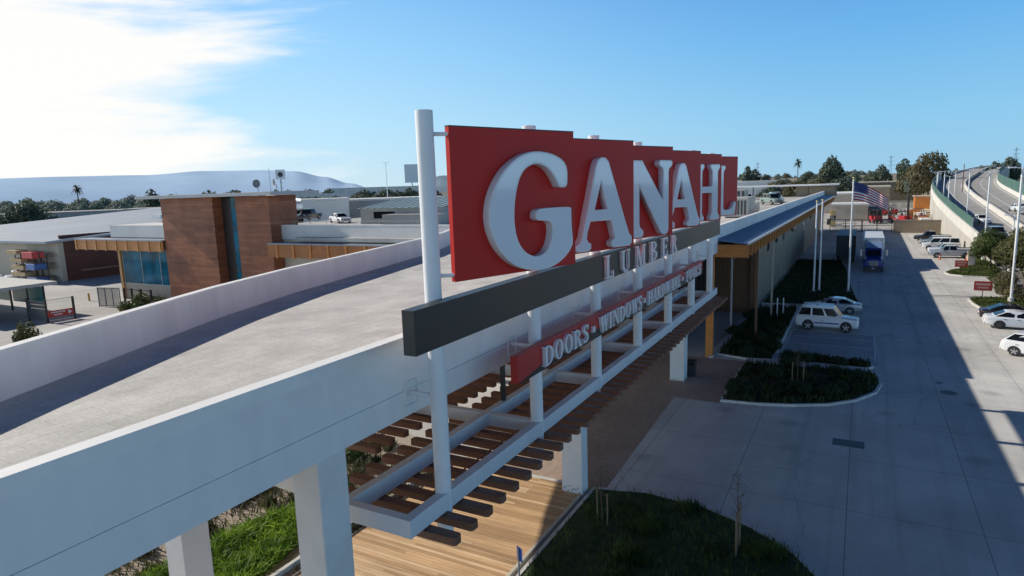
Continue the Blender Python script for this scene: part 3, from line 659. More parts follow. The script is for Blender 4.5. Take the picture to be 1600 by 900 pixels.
# ---- the red and black board with the trades
dx0, dx1, dy, dz0, dz1 = 13.90, 35.5, 7.55, 7.62, 8.34
b = MB(); b.box(dx0-sx, dx1-sx, dy-sy, dy-sy+.2, dz0-szz, dz1-szz)
db = b.build('red_board', red_dark, sign, bevel=.006, label='long red and black board reading DOORS WINDOWS HARDWARE TOOLS')
b = MB(); b.add([(dx0+.12-sx, dy-sy-.004, dz0-szz), (dx1-sx, dy-sy-.004, dz0-szz), (dx1-sx, dy-sy-.004, dz0+.26-szz), (dx0+2.0-sx, dy-sy-.004, dz0+.26-szz), (dx0+1.5-sx, dy-sy-.004, dz0+.16-szz)], [(0,1,2,3,4)])
b.box(dx0+.12-sx, dx1-sx, dy-sy-.012, dy-sy+.2, dz0-szz-.03, dz0-szz-.002)
b.build('black_lower_band', M('black_band', (.018,.018,.02), .45, .1, 2), db)
for word, x0, x1 in (('DOORS',15.3,18.55),('WINDOWS',19.6,24.2),('HARDWARE',25.0,30.3),('TOOLS',31.4,34.7)):
    tot = sum(GL[c][1] for c in word) + .08*(len(word)-1); u = (x1-x0)/tot; x = x0
    for c in word:
        put_letter(c, x, 7.70, GL[c][1]*u, .56, dy-.006, .10, letter_side, db, (sx,sy,szz), lab='small white raised letter %s on the red board' % c)
        x += (GL[c][1]+.08)*u
for x in (19.05, 24.6, 30.85):
    b = MB(); b.box(-.1,.1,-.10,0,-.1,.1); q = b.build('dot', letter_side, db, bevel=.015); q.location = SL(x, dy-.002, 7.97)

# ================================================================ TRELLIS
tr = thing('slat_canopy', 'canopy of dark brown slats hung under pale blue painted steel beams below the sign', 'trellis', (9.6, 8, 5.5))
def T(x, y, z): return (x-9.6, y-8, z-5.5)
steel_lb = M('pale_painted_beam', (.66,.68,.70), .45, .05, 1.2, grime=.14)
def channel(b, a, c, w, h): b.bar(a, c, w, h)
b = MB(); b.bar(T(9.6,7.94,5.73), T(41.2,7.94,5.73), .24, .40); b.build('outer_beam', steel_lb, tr, bevel=.008)
b = MB(); b.bar(T(9.6,9.72,5.73), T(41.2,9.72,5.73), .24, .40); b.build('inner_beam', steel_lb, tr, bevel=.008)
b = MB(); b.bar(T(9.72,8.06,5.73), T(9.72,9.60,5.73), .22, .39); b.build('cross_beam', steel_lb, tr)
for x in PX[1:]:
    b = MB(); b.bar(T(x+.02,8.06,5.73), T(x+.02,9.60,5.73), .22, .37); b.bar(T(x+.02,9.84,5.73), T(x+.02,12.9,5.73), .22, .37); b.build('cross_beam', steel_lb, tr)
b = MB(); b.bar(T(9.6,12.98,5.73), T(41.2,12.98,5.73), .16, .37); b.build('rear_beam', steel_lb, tr)
def slat_mesh(y0, y1):
    b = MB(); hw = .135; z0, z1 = -.17, 0.0; c = .05
    P = [(hw,y0+c),(hw,y1-c),(hw-c,y1),(-hw+c,y1),(-hw,y1-c),(-hw,y0+c),(-hw+c,y0),(hw-c,y0)]
    b.prism(P, z0, z1); return b
first = None
n_sl = 47
for k in range(n_sl):
    x = 10.18 + .655*k
    if first is None: first = slat_mesh(7.05-8, 11.2-8).build('slat', slat_wood, tr); o = first
    else: o = first.copy(); COL.objects.link(o); o.parent = tr
    o.location = (x-9.6, random.uniform(-.025,.025), -.003); o.rotation_euler = (random.uniform(-.004,.004), 0, random.uniform(-.004,.004))
first = None
for k in range(43):
    x = 13.15 + .655*k
    if first is None: first = slat_mesh(11.66-8, 15.2-8).build('slat', slat_wood, tr); o = first
    else: o = first.copy(); COL.objects.link(o); o.parent = tr
    o.location = (x-9.6, random.uniform(-.02,.02), -.003)
b = MB(); b.tube(T(11,8.6,5.56), T(40,8.6,5.56), .02, .02, 6); b.build('conduit', M('copper_conduit', (.28,.14,.07), .45, .1, 4), tr)
b = MB(); b.box(-.06,.06,-.06,.06,0,1.72); o = b.build('drain_pipe', steel_dark, label='black square drainpipe dropping from the ramp edge to the steel beam', cat='drainpipe'); o.location = (16.95, 9.74, 5.93)

# columns standing under the trellis
for x, w, lab in ((22.75,.62,'white plaster column with a lit side at the end of the boardwalk'), (39.75,.9,'white plaster column beside the black litter bin')):
    t = thing('canopy_column', lab, 'column', (x, 9.52, 0))
    b = MB(); b.box(0, w, 0, .9, 0, 5.3, .015); b.build('shaft', white_col, t)
    b = MB()
    if x < 30:
        for k in range(9):
            zz = .16+.13*(k%2)+.05*(k%3); yy = .12+.085*k
            b.tube((-.003,yy,zz),(-.008,yy,zz),.028,.028,8)
        b.build('vent_hole', steel_dark, t)
    else:
        b.box(-.012,w+.012,-.012,.912,0,.12); b.build('plinth', curb_m, t)
t = thing('litter_bin', 'black square litter bin standing by the far white column', 'litter bin', (41.15, 9.35, 0))
b = MB(); b.prism([(-.26,-.26),(.26,-.26),(.26,.26),(-.26,.26)], .05, .82); b.build('bin_body', steel_dark, t, bevel=.02)
b = MB(); b.box(-.31,.31,-.31,.31,.98,1.06,.02)
for p in ((-.25,-.25),(.25,-.25),(-.25,.25),(.25,.25)): b.box(p[0]-.03,p[0]+.03,p[1]-.03,p[1]+.03,.8,.99)
b.build('bin_lid', steel_dark, t)

# ================================================================ BOARDWALK
dw = []
for k, c in enumerate(((.58,.375,.20),(.44,.275,.14),(.68,.475,.28))):
    dw.append(M('deck_plank_%s' % ('honey','tan','pale')[k], c, .6, .20, 1.1, bump=.2, bscale=18, grime=.30, stretch=(5,.55,5)))
t = thing('boardwalk', 'sunlit timber plank boardwalk under the brown slats', 'boardwalk', (8, 9.6, 0))
b = MB(); x = -8.0; rg = random.Random(3)
while x < 15.35:
    b.cur = rg.choice((0,0,1,1,2)); y0 = .06 + rg.uniform(-.01,.01); ym = rg.choice((2.1, 3.9, 6.3, 6.3))
    b.box(x, x+.139, y0, min(ym,6.3)-.004, .05, .105+rg.uniform(0,.006))
    if ym < 6.3:
        b.cur = rg.choice((0,1,2)); b.box(x, x+.139, ym, 6.3, .05, .105+rg.uniform(0,.006))
    x += .147
b.build('planks', dw, t)
b = MB(); b.box(-8, 15.35, -.06, .05, 0, .13); b.build('edge_board', M('pale_edge_board', (.50,.46,.37), .7, .15, 2), t)
b = MB(); b.box(-8, 15.4, 6.32, 6.42, 0, .12); b.build('edging', steel_dark, t)
b = MB(); b.box(-8, 15.4, 6.9, 7.05, 0, .2); b.build('rear_kerb', curb_m, t)
b = MB(); b.box(-8, 15.3, .1, 6.25, .0, .045); b.build('joists', steel_dark, t)
b = MB(); b.box(15.36, 15.56, .0, 6.4, 0, .12); b.build('step', curb_m, t)
# blue accessible-parking sign
t = thing('accessible_sign', 'small blue accessible parking sign on a post beside the boardwalk', 'sign', (15.75, 8.72, 0))
b = MB(); b.tube((0,0,0),(0,0,1.75),.028,.028,8); b.build('sign_post', steel_grey, t)
b = MB(); b.box(-.15,.15,-.045,-.03,1.32,1.78); b.build('sign_plate', sign_blue, t, bevel=.01)
b = MB(); b.tube((0,-.047,1.68),(0,-.051,1.68),.026,.026,12); b.box(-.018,.018,-.051,-.047,1.52,1.65); b.box(-.018,.07,-.0505,-.0465,1.515,1.545); b.box(.055,.085,-.051,-.047,1.42,1.52)
ringp = [(math.cos(R(a))*.075, 1.49+math.sin(R(a))*.075) for a in range(120,420,20)]
for p, q in zip(ringp, ringp[1:]): b.bar((p[0],-.049,p[1]),(q[0],-.049,q[1]),.004,.02)
b.build('wheelchair_symbol', sign_white, t); t.rotation_euler = (0,0,R(60))

# ================================================================ MAIN STORE BUILDING
bld = thing('store_building', 'long tan block store with a blue standing seam roof edge and orange timber canopy', 'building', (46, 9, 0), R(-.5))
def B(): return MB()
b = B(); b.box(17.5,122,0,.3,-.02,7.9); b.build('wall', block_wall, bld)
b = B(); b.box(.6,122,.3,42,7.9,8.26); b.build('roof_slab', roof_membrane, bld)
b = B(); b.box(-.2,122,-.12,.16,8.0,9.40); b.build('parapet', white_conc, bld)
b = B(); b.box(-.2,122,-.15,.19,9.40,9.46); b.build('parapet_cap', cap_white, bld)
# sloping blue roof strip with raised seams
b = B(); b.add([(0,-.13,8.55),(122,-.13,8.55),(122,-2.25,8.30),(0,-2.25,8.30),(0,-.13,8.47),(122,-.13,8.47),(122,-2.25,8.22),(0,-2.25,8.22)], [(3,2,1,0),(4,5,6,7),(0,4,7,3),(1,2,6,5),(3,7,6,2)])
x = .25
while x < 122:
    b.bar((x,-.15,8.565),(x,-2.24,8.318),.035,.045); x += .6
b.build('canopy_roof', blue_roof, bld)
b = B(); b.box(-.03,122,-2.34,-2.252,8.20,8.37); b.build('gutter', M('pale_gutter', (.52,.55,.58), .45, .08, 1), bld)
b = B(); b.box(0.02,.14,-2.2,-.02,7.32,8.19); b.build('fascia_beam', orange_wood, bld)
b = B(); b.box(.14,122,-1.15,-.02,8.02,8.18); b.build('canopy_soffit', orange_dark, bld)
b = B(); b.box(.16,17.4,-1.35,-1.2,7.2,8.0); b.build('edge_beam', brown_post, bld)
first = None
for k in range(76):
    x = .6+1.6*k
    if first is None:
        m_ = B(); m_.box(-.07,.07,-2.16,-1.16,7.28,8.18); m_.box(-.075,.075,-2.2,-2.161,7.24,8.2)
        first = m_.build('roof_bracket', orange_wood, bld); first.location = (x,-.02,0)
    else:
        o = first.copy(); COL.objects.link(o); o.parent = bld; o.location = (x,-.02,0)
for x0, w, z0, z1 in ((27,1.6,4.9,7.1),(41,1.6,4.9,7.1),(55,1.6,4.9,7.1),(69,1.6,0,6.4),(83,1.6,4.9,7.1),(97,1.6,0,6),(106,1.6,0,6),(113,1.6,0,6)):
    b = B(); b.box(x0,x0+w,-.035,-.003,z0,z1); w_ = b.build('window_frame', steel_dark, bld)
    b = B(); b.box(x0+.08,x0+w-.08,-.05,-.037,z0+.08,z1-.08); b.build('pane', dark_glass, w_)
for x0 in (33,50,66,81):
    b = B(); b.box(x0,x0+.3,-.34,-.004,5.5,5.85); b.tube((x0+.15,-.2,5.35),(x0+.15,-.2,5.5),.1,.1,8); b.build('wall_lamp', sign_white if x0 == 66 else steel_dark, bld)
# recessed entrance
b = B(); b.box(.9,17.5,4.0,4.12,.0,7.9); b.build('storefront_glazing', dark_glass, bld)
b = B()
for k in range(10): b.box(.9+1.8*k,.98+1.8*k,3.92,3.998,0,7.9)
for z in (.02,2.4,5.2,7.8): b.box(.9,17.5,3.90,3.97,z,z+.09)
b.build('mullions', steel_dark, bld)
b = B(); b.box(17.5,17.8,.3,4.3,0,7.9); b.build('return_wall', brown_post, bld)
for x0, y0, w, d, m_, z1 in ((.25,.05,.34,.5,orange_wood,7.32),(6.1,-2.1,.16,.16,brown_post,7.36),(17.05,-.35,.42,.5,brown_post,8.0),(15.6,-2.05,.16,.16,beige,7.36),(9.5,.4,.14,.14,steel_grey,7.9)):
    b = B(); b.box(x0,x0+w,y0,y0+d,0,z1,.01); b.build('canopy_post', m_, bld)
b = B(); b.box(121.7,122,.3,42,0,8.2); b.build('end_wall', block_wall, bld)
b = B(); b.box(.3,.6,4.2,22,0,7.6); b.build('front_wall', M('dark_recess_wall', (.10,.09,.08), .8, .15, .6), bld)

# rear wing facing the camera across the ramp: parapet, timber canopy, wall, roof deck
wing = thing('rear_wing', 'pale rear wing of the store with white parapet and orange timber canopy behind the ramp', 'building', (48, 34, 0))
b = MB(); b.box(0,.3,-1,19.9,0,8.0); b.build('wall', beige, wing)
b = MB(); b.box(-.12,.16,-3.2,19.9,8.0,9.42); b.build('parapet', white_wall, wing)
b = MB(); b.box(-.15,.19,-3.2,19.9,9.42,9.48); b.build('parapet_cap', cap_white, wing)
b = MB(); b.box(-2.1,-.13,-1,19.9,7.62,7.74); b.build('canopy_roof', grey_roof, wing)
b = MB(); b.box(-2.05,-1.9,-1,19.9,6.3,7.6); b.build('canopy_panel', orange_dark, wing)
for k in range(9):
    b = MB(); b.box(-2.14,-2.055,-.4+2.35*k,-.15+2.35*k,6.2,7.61); b.build('canopy_rib', orange_wood, wing)
b = MB(); b.box(-.02,-.003,12.6,14.6,2.6,5.2); w_ = b.build('window_frame', steel_dark, wing)
b = MB(); b.box(-.035,-.022,12.75,14.45,2.75,5.05); b.build('pane', dark_glass, w_)
b = MB(); b.box(.16,118,-24.5,42,8.22,8.30); b.build('roof_deck', roof_membrane, wing)
b = MB(); b.box(.3,118,41.7,42,0,8.2); b.build('rear_wall', beige, wing)

# stair tower with cedar cladding and a tall glass slot
tw = thing('stair_tower', 'cedar clad stair tower with a flat pale roof and a tall glass slot', 'tower', (46.5, 53.8, 0))
b = MB(); b.box(0,3.7,0,5.1,0,12.6); b.build('clad_block', tower_wood, tw)
b = MB(); b.box(-.25,5.4,8.5,17.6,0,12.6); b.build('clad_block', tower_wood, tw)
b = MB(); b.box(.9,3.6,5.1,8.5,0,12.55); b.build('slot_back', M('dark_slot', (.03,.02,.018), .6, .2, 1), tw)
b = MB(); b.box(.55,.62,5.15,6.6,1.0,12.5); b.build('slot_glass', teal_glass, tw)
b = MB()
for z in (2.0,4.4,6.8,9.2,11.4): b.box(.5,.56,5.15,6.6,z,z+.1)
b.box(.5,.56,6.55,6.65,0,12.5); b.build('mullions', steel_dark, tw)
b = MB(); b.box(-1.4,5.2,-2.0,20.6,12.62,12.98); b.build('tower_roof', M('pale_roof_edge', (.42,.43,.42), .6, .08, .5, grime=.1), tw, bevel=.02)
def rooftop_dish(x, y, rz, lab):
    t = thing('satellite_dish', lab, 'satellite dish', (x, y, 12.98), rz)
    b = MB(); b.tube((0,0,0),(0,0,.7),.05,.05,8); b.tube((0,0,.7),(.35,0,.95),.03,.03,6); b.build('mast', steel_grey, t)
    b = MB(); n = 16; vs = []
    for r, h in ((0,0),(.2,.02),(.36,.07),(.46,.13)):
        for i in range(n): vs.append((.12+h+.0*i, r*math.cos(2*math.pi*i/n), .95+r*math.sin(2*math.pi*i/n)))
    b.add(vs, [(k*n+i,k*n+(i+1)%n,k*n+n+(i+1)%n,k*n+n+i) for k in range(3) for i in range(n)]); b.build('reflector', M('dish_grey', (.16,.17,.18), .5, .1, 2), t, smooth=True)
rooftop_dish(49.4, 58.6, R(200), 'dark satellite dish on the tower roof, nearer the slot')
rooftop_dish(50.2, 56.6, R(150), 'dark satellite dish on the tower roof, nearest its right corner')

# glazed yard office left of the tower
of = thing('yard_office', 'yard office with a large teal window under an orange timber canopy and white parapet', 'building', (48, 71.5, 0))
b = MB(); b.box(0,12,0,12.3,0,2.0); b.build('base_wall', beige, of)
b = MB(); b.box(-.03,.05,.3,11.6,2.12,6.5); b.build('teal_window', teal_glass, of)
b = MB()
for y in (.2,3.9,7.7,11.6): b.box(-.07,-.032,y,y+.08,2.1,6.5)
b.box(-.1,.06,0,11.9,2.0,2.12); b.build('window_frame', M('pale_frame', (.5,.47,.42), .5, .1, 2), of)
b = MB(); b.box(.1,12,0,12.3,2.0,8.0); b.build('upper_wall', M('dim_interior', (.03,.045,.05), .7, .3, .5), of)
b = MB(); b.box(-.1,12,0,13.6,7.95,9.45); b.build('parapet', white_wall, of)
b = MB(); b.box(-2.1,-.11,0,18.4,7.72,7.85); b.build('canopy_roof', grey_roof, of)
b = MB(); b.box(-2.05,-1.9,0,18.4,6.5,7.71); b.build('canopy_panel', orange_wood, of)
for k in range(9):
    b = MB(); b.box(-2.14,-2.055,.3+2.2*k,.5+2.2*k,6.4,7.73); b.build('canopy_rib', M('pale_orange_timber', (.52,.27,.09), .5, .15, 2), of)
b = MB(); b.box(-.25,.12,11.85,12.3,0,6.6); b.build('corner_post', M('pale_orange_timber', (.52,.27,.09)), of)

# lumber warehouse, far left
wh = thing('lumber_warehouse', 'lumber warehouse with a broad pale blue grey roof and dark brown timber end wall', 'building', (54.85, 112.2, 0))
b = MB(); b.box(0,.3,0,60,0,6.3); b.build('front_wall', beige, wh)
b = MB(); b.box(.3,60,0,.3,0,7.4); b.build('end_wall', brown_wood, wh)
b = MB(); b.box(-.06,.7,-.06,.5,0,6.3); b.build('corner_pier', beige, wh)
b = MB()
for x0,x1,z in ((3,11,1.4),(9,22,4.8)): b.box(x0,x1,-.06,-.003,z,z+.18)
b.build('timber_rail', M('pale_rail', (.28,.20,.16), .7, .2, 2), wh)
b = MB(); b.add([(-2.5,-1.5,6.3),(-2.5,62,6.3),(95,62,12.2),(58,-1.5,9.6),(-2.5,-1.5,6.65),(-2.5,62,6.65),(95,62,12.55),(58,-1.5,9.95)], [(0,1,2,3),(7,6,5,4),(0,4,5,1),(1,5,6,2),(2,6,7,3),(3,7,4,0)]); b.fix = True
b.build('roof', grey_roof, wh)
b = MB(); b.add([(58,-1.5,9.95),(95,62,12.55),(95.5,62,13.0),(58.5,-1.5,10.4)], [(0,1,2,3)]); b.add([(58.5,-1.5,10.4),(95.5,62,13.0),(97,62,12.9),(60,-1.5,10.3)], [(0,1,2,3)]); b.build('ridge_cap', cap_white, wh)
b = MB(); b.box(24,30,10,13,8.7,9.5); b.box(30,34,14,16,9.4,10.0); b.build('roof_vent', cap_white, wh)
# yard shelving and goods against the warehouse
def rack(x, y, lab):
    t = thing('storage_rack', lab, 'storage rack', (x, y, 0))
    for k in range(3):
        b = MB(); b.bar((0,k*1.7,0),(0,k*1.7,5.0),.12,.12); b.bar((1.0,k*1.7,0),(1.0,k*1.7,4.6),.12,.12); b.build('upright', steel_dark, t)
    for z in (1.0,2.1,3.2):
        b = MB(); b.box(-.1,1.1,-.2,3.6,z,z+.1); b.build('shelf', M('brown_shelf', (.16,.11,.07), .7, .2, 2), t)
    return t
rack(52.6, 113.6, 'yard storage rack with red and blue goods against the warehouse')
rack(52.6, 117.6, 'yard storage rack stacked with pale timber left of the red bundle')
for (y,z,w,h,m_,lab) in ((113.6,4.0,3.2,1.0,red_gear,'red wrapped bundle on top of the yard rack'),(113.4,2.2,2.6,.95,blue_tarp,'blue wrapped bundle on the middle shelf of the yard rack'),(113.2,.02,2.8,.95,blue_tarp,'blue wrapped bundle on the ground under the yard rack')):
    b = MB(); b.box(51.6,53.4,y,y+w,z,z+h); b.build('wrapped_bundle', m_, bevel=.08, label=lab, cat='bundle')
for k,(y,z,lab) in enumerate(((116.8,1.1,'pale timber pack on the lowest rack shelf'),(117.0,2.2,'pale timber pack on the middle rack shelf'),(117.4,3.3,'pale timber pack on the top rack shelf'),(118.5,4.6,'short pale timber pack high on the rack end'))):
    b = MB()
    for q in range(3): b.box(51.7,53.4,y,y+4.2-.3*k,z+.2*q,z+.2*q+.185)
    b.build('timber_pack', lumber_m, label=lab, cat='timber pack')
bag = None
for k,(y,x,z) in enumerate(((122.2,51.8,0),(123.8,52.4,0),(125.4,51.6,0),(121.6,52.6,.9),(126.9,52.2,0))):
    if bag is None:
        b = MB(); b.box(-.55,.55,-.55,.55,0,.95,.18); bag = b.build('bulk_bag', sign_white); o = bag
    else: o = bag.copy(); COL.objects.link(o)
    o.location = (x,y,z+.005); o.rotation_euler = (0,0,.3*k)
    tag(o, 'white bulk bag in the row on the ground left of the timber racks', 'bulk bag', 'white bulk bags by the warehouse')

# flat shelter with teal screens and fenced gate carrying the red arrow sign
sh = thing('yard_shelter', 'flat pale roofed shelter with teal glass screens beside the yard entry', 'shelter', (31.8, 80.2, 0))
b = MB(); b.box(-1.5,7.0,.5,22,3.35,3.7); b.build('roof', M('pale_shelter_roof', (.55,.54,.50), .7, .1, .4, grime=.15), sh)
for y in (.9,4.5,8.5,13,18):
    for x_ in (-.3,5.6):
        b = MB(); b.box(x_,x_+.18,y,y+.18,0,3.35); b.build('post', steel_dark, sh)
for y in (1.2,4.8,8.8,13.3):
    for x_ in (-.24,5.66):
        b = MB(); b.box(x_,x_+.05,y,y+3.2,1.2,3.2); b.build('teal_screen', M('teal_screen_glass', (.02,.22,.22), .15, .4, 1.2), sh)
    b = MB(); b.box(-.26,-.17,y,y+3.2,.05,1.2); b.build('screen_base', beige, sh)
gt = thing('entry_gate', 'dark grey slatted yard gate with a red arrow sign on its mesh wing', 'gate', (34.73, 75.2, 0), 0)
b = MB()
for k in range(5): b.box(-.06,0,.2,3.6,.25+.42*k,.62+.42*k)
b.build('slat_panel', M('dark_grey_slats', (.055,.058,.065), .5, .15, 1), gt)
for p in ((0,0),(0,3.7),(2.6,-.2)):
    b = MB(); b.box(p[0]-.09,p[0]+.09,p[1]-.09,p[1]+.09,0,2.5); b.build('gate_post', steel_dark, gt)
b = MB(); b.bar((0,-.02,2.42),(2.6,-.2,2.42),.05,.05); b.bar((0,-.02,.2),(2.6,-.2,.2),.05,.05); b.build('wing_rail', steel_grey, gt)
b = MB()
for k in range(22): b.bar((.12*k+.06,-.02-.009*k,.2),(.12*k+.06,-.02-.009*k,2.42),.012,.012)
b.build('mesh_wing', steel_grey, gt)
b = MB(); b.add([(.05,-.09,.55),(2.5,-.27,.55),(2.5,-.27,1.25),(.05,-.09,1.25),(.05,-.05,.55),(2.5,-.23,.55),(2.5,-.23,1.25),(.05,-.05,1.25)], [(0,1,2,3),(7,6,5,4),(0,4,5,1),(3,2,6,7),(0,3,7,4),(1,5,6,2)])
rs = b.build('arrow_sign', sign_red, gt, label='red board with white lettering and a white arrow')
b = MB(); b.add([(2.0,-.245,.68),(2.38,-.272,.9),(2.0,-.245,1.14)], [(0,1,2)])
for z0, xa, xb in ((.98,.35,1.75),(.72,.6,1.4)):
    x = xa
    while x < xb:
        b.add([(x,-.10-.073*x-.018,z0),(x+.09,-.10-.073*(x+.09)-.018,z0),(x+.09,-.10-.073*(x+.09)-.018,z0+.15),(x,-.10-.073*x-.018,z0+.15)], [(0,1,2,3)]); x += .14
b.build('sign_lettering', sign_white, rs)
def leaf_gate(x, y, rz, lab):
    t = thing('yard_gate', lab, 'gate', (x, y, 0), rz)
    b = MB()
    for a, c in (((0,0,.12),(3.3,0,.12)),((0,0,2.3),(3.3,0,2.3)),((0,0,0),(0,0,2.35)),((3.3,0,0),(3.3,0,2.35)),((1.1,0,.1),(1.1,0,2.3)),((2.2,0,.1),(2.2,0,2.3))): b.bar(a, c, .09, .09)
    b.build('gate_frame', M('steel_blue_frame', (.16,.18,.20), .5, .1, 2), t)
    b = MB()
    for k in range(26): b.bar((.12*k+.1,0,.15),(.12*k+.1,0,2.28),.05,.02)
    b.build('gate_slats', M('dark_grey_slats', (.06,.065,.07)), t)
    return t
leaf_gate(42.9, 80.4, R(-78), 'grey steel slatted gate leaf standing open by the yard office corner')
t = thing('yard_fence', 'open black post fence in front of the yard office base', 'fence', (43.6, 71.0, 0))
for y in (0,1.9,3.7,5.2):
    b = MB(); b.box(-.09,.09,y-.09,y+.09,0,2.4); b.build('fence_post', steel_dark, t)
b = MB(); b.box(-.03,.03,.1,5.2,2.2,2.28); b.box(-.03,.03,.1,5.2,.12,.2); b.build('fence_rail', steel_dark, t)
b = MB(); b.tube((45.0,86.5,0),(45.0,86.5,1.0),.12,.12,10); b.build('bollard', yellow, label='short bollard standing alone in the lumber yard', cat='bollard')

# ================================================================ VEHICLES
SPEC = {
 # L, W, hull sections (x, zlow, zbelt, wbelt), cabin (xw base, xw top, xr top, xr base, zroof, wroof), wheel x, wheel r
 'sedan': dict(L=4.75, W=1.83, hull=[(2.36,.34,.62,.62),(2.2,.24,.74,.80),(1.3,.2,.86,.88),(.75,.2,.93,.90),(-1.35,.2,.97,.90),(-1.75,.22,1.0,.86),(-2.25,.28,.96,.80),(-2.38,.4,.82,.68)], cab=(1.05,.28,-.95,-1.85,1.44,.60), wx=(1.42,-1.38), wr=.335),
 'suv': dict(L=5.0, W=1.98, hull=[(2.48,.45,.80,.78),(2.36,.33,1.0,.90),(1.35,.3,1.08,.97),(1.0,.3,1.13,.98),(-2.1,.3,1.16,.97),(-2.42,.36,1.14,.93),(-2.5,.45,1.0,.86)], cab=(1.15,.50,-2.05,-2.38,1.86,.76), wx=(1.52,-1.45), wr=.40),
 'hatch': dict(L=4.4, W=1.82, hull=[(2.18,.34,.68,.64),(2.02,.24,.82,.80),(1.25,.2,.93,.88),(.85,.2,.99,.90),(-1.8,.2,1.05,.89),(-2.08,.28,1.04,.82),(-2.2,.4,.85,.72)], cab=(1.1,.30,-1.45,-2.02,1.6,.64), wx=(1.32,-1.3), wr=.33),
 'pickup': dict(L=5.8, W=1.98, hull=[(2.88,.48,.86,.80),(2.76,.36,1.03,.90),(1.75,.32,1.12,.97),(1.35,.32,1.16,.98),(-.75,.32,1.16,.98),(-.8,.36,1.16,.98),(-2.7,.4,1.16,.97),(-2.9,.48,1.12,.92)], cab=(1.45,.85,-.45,-.72,1.90,.76), wx=(1.85,-1.75), wr=.40),
 'van': dict(L=5.4, W=2.0, hull=[(2.68,.45,.85,.80),(2.56,.33,1.08,.90),(1.85,.3,1.18,.97),(1.5,.3,1.22,.98),(-2.35,.3,1.22,.97),(-2.62,.36,1.2,.94),(-2.7,.45,1.0,.88)], cab=(1.85,1.1,-2.45,-2.62,2.05,.80), wx=(1.7,-1.55), wr=.37),
}
def lerp(a, b, t): return a + (b-a)*t
_wh = {}
def wheel(t, x, y, r, dark):
    s = 1 if y > 0 else -1
    key = (r, s, dark)
    if key not in _wh:
        b = MB(); n = 24
        rings = [(r*.70,.5),(r*.93,.5),(r,.35),(r,-.35),(r*.93,-.5),(r*.6,-.5)]
        vs = [(rr_*math.cos(2*math.pi*i/n), s*w*.215, rr_*math.sin(2*math.pi*i/n)) for rr_, w in rings for i in range(n)]
        b.add(vs, [(k*n+i,k*n+(i+1)%n,k*n+n+(i+1)%n,k*n+n+i) for k in range(5) for i in range(n)])
        b.fix = True; o1 = b.build('tyre', tyre, smooth=True)
        b = MB(); vs = [(r*.70*math.cos(2*math.pi*i/n), s*.085, r*.70*math.sin(2*math.pi*i/n)) for i in range(n)]; b.add(vs, [tuple(range(n))])
        b.cur = 1
        for k in range(5):
            a = 2*math.pi*k/5+.3
            b.bar((0,s*.10,0),(r*.66*math.cos(a),s*.102,r*.66*math.sin(a)),.02,.10)
        b.tube((0,s*.085,0),(0,s*.112,0),r*.2,r*.16,10)
        o2 = b.build('rim', [M('wheel_well', (.025,.025,.027), .6, .2, 3), rim_dark if dark else rim])
        me1, me2 = o1.data, o2.data; bpy.data.objects.remove(o1); bpy.data.objects.remove(o2); _wh[key] = (me1, me2)
    w_ = bpy.data.objects.new('wheel', _wh[key][0]); COL.objects.link(w_); w_.parent = t; w_.location = (x, y, r)
    c = bpy.data.objects.new('rim', _wh[key][1]); COL.objects.link(c); c.parent = w_
    return w_
PAINT = {'white': paint('white', (.72,.73,.74)), 'silver': M('car_paint_silver', (.42,.44,.46), .3, .03, 2, coat=.6, metal=.35), 'black': paint('black', (.018,.018,.02)), 'grey': paint('grey', (.13,.14,.15)), 'red': paint('red', (.40,.02,.02)), 'blue': paint('navy', (.03,.045,.26)), 'lightgrey': paint('lightgrey', (.30,.32,.34)), 'green': paint('sage', (.20,.27,.24))}
PROTO = {}
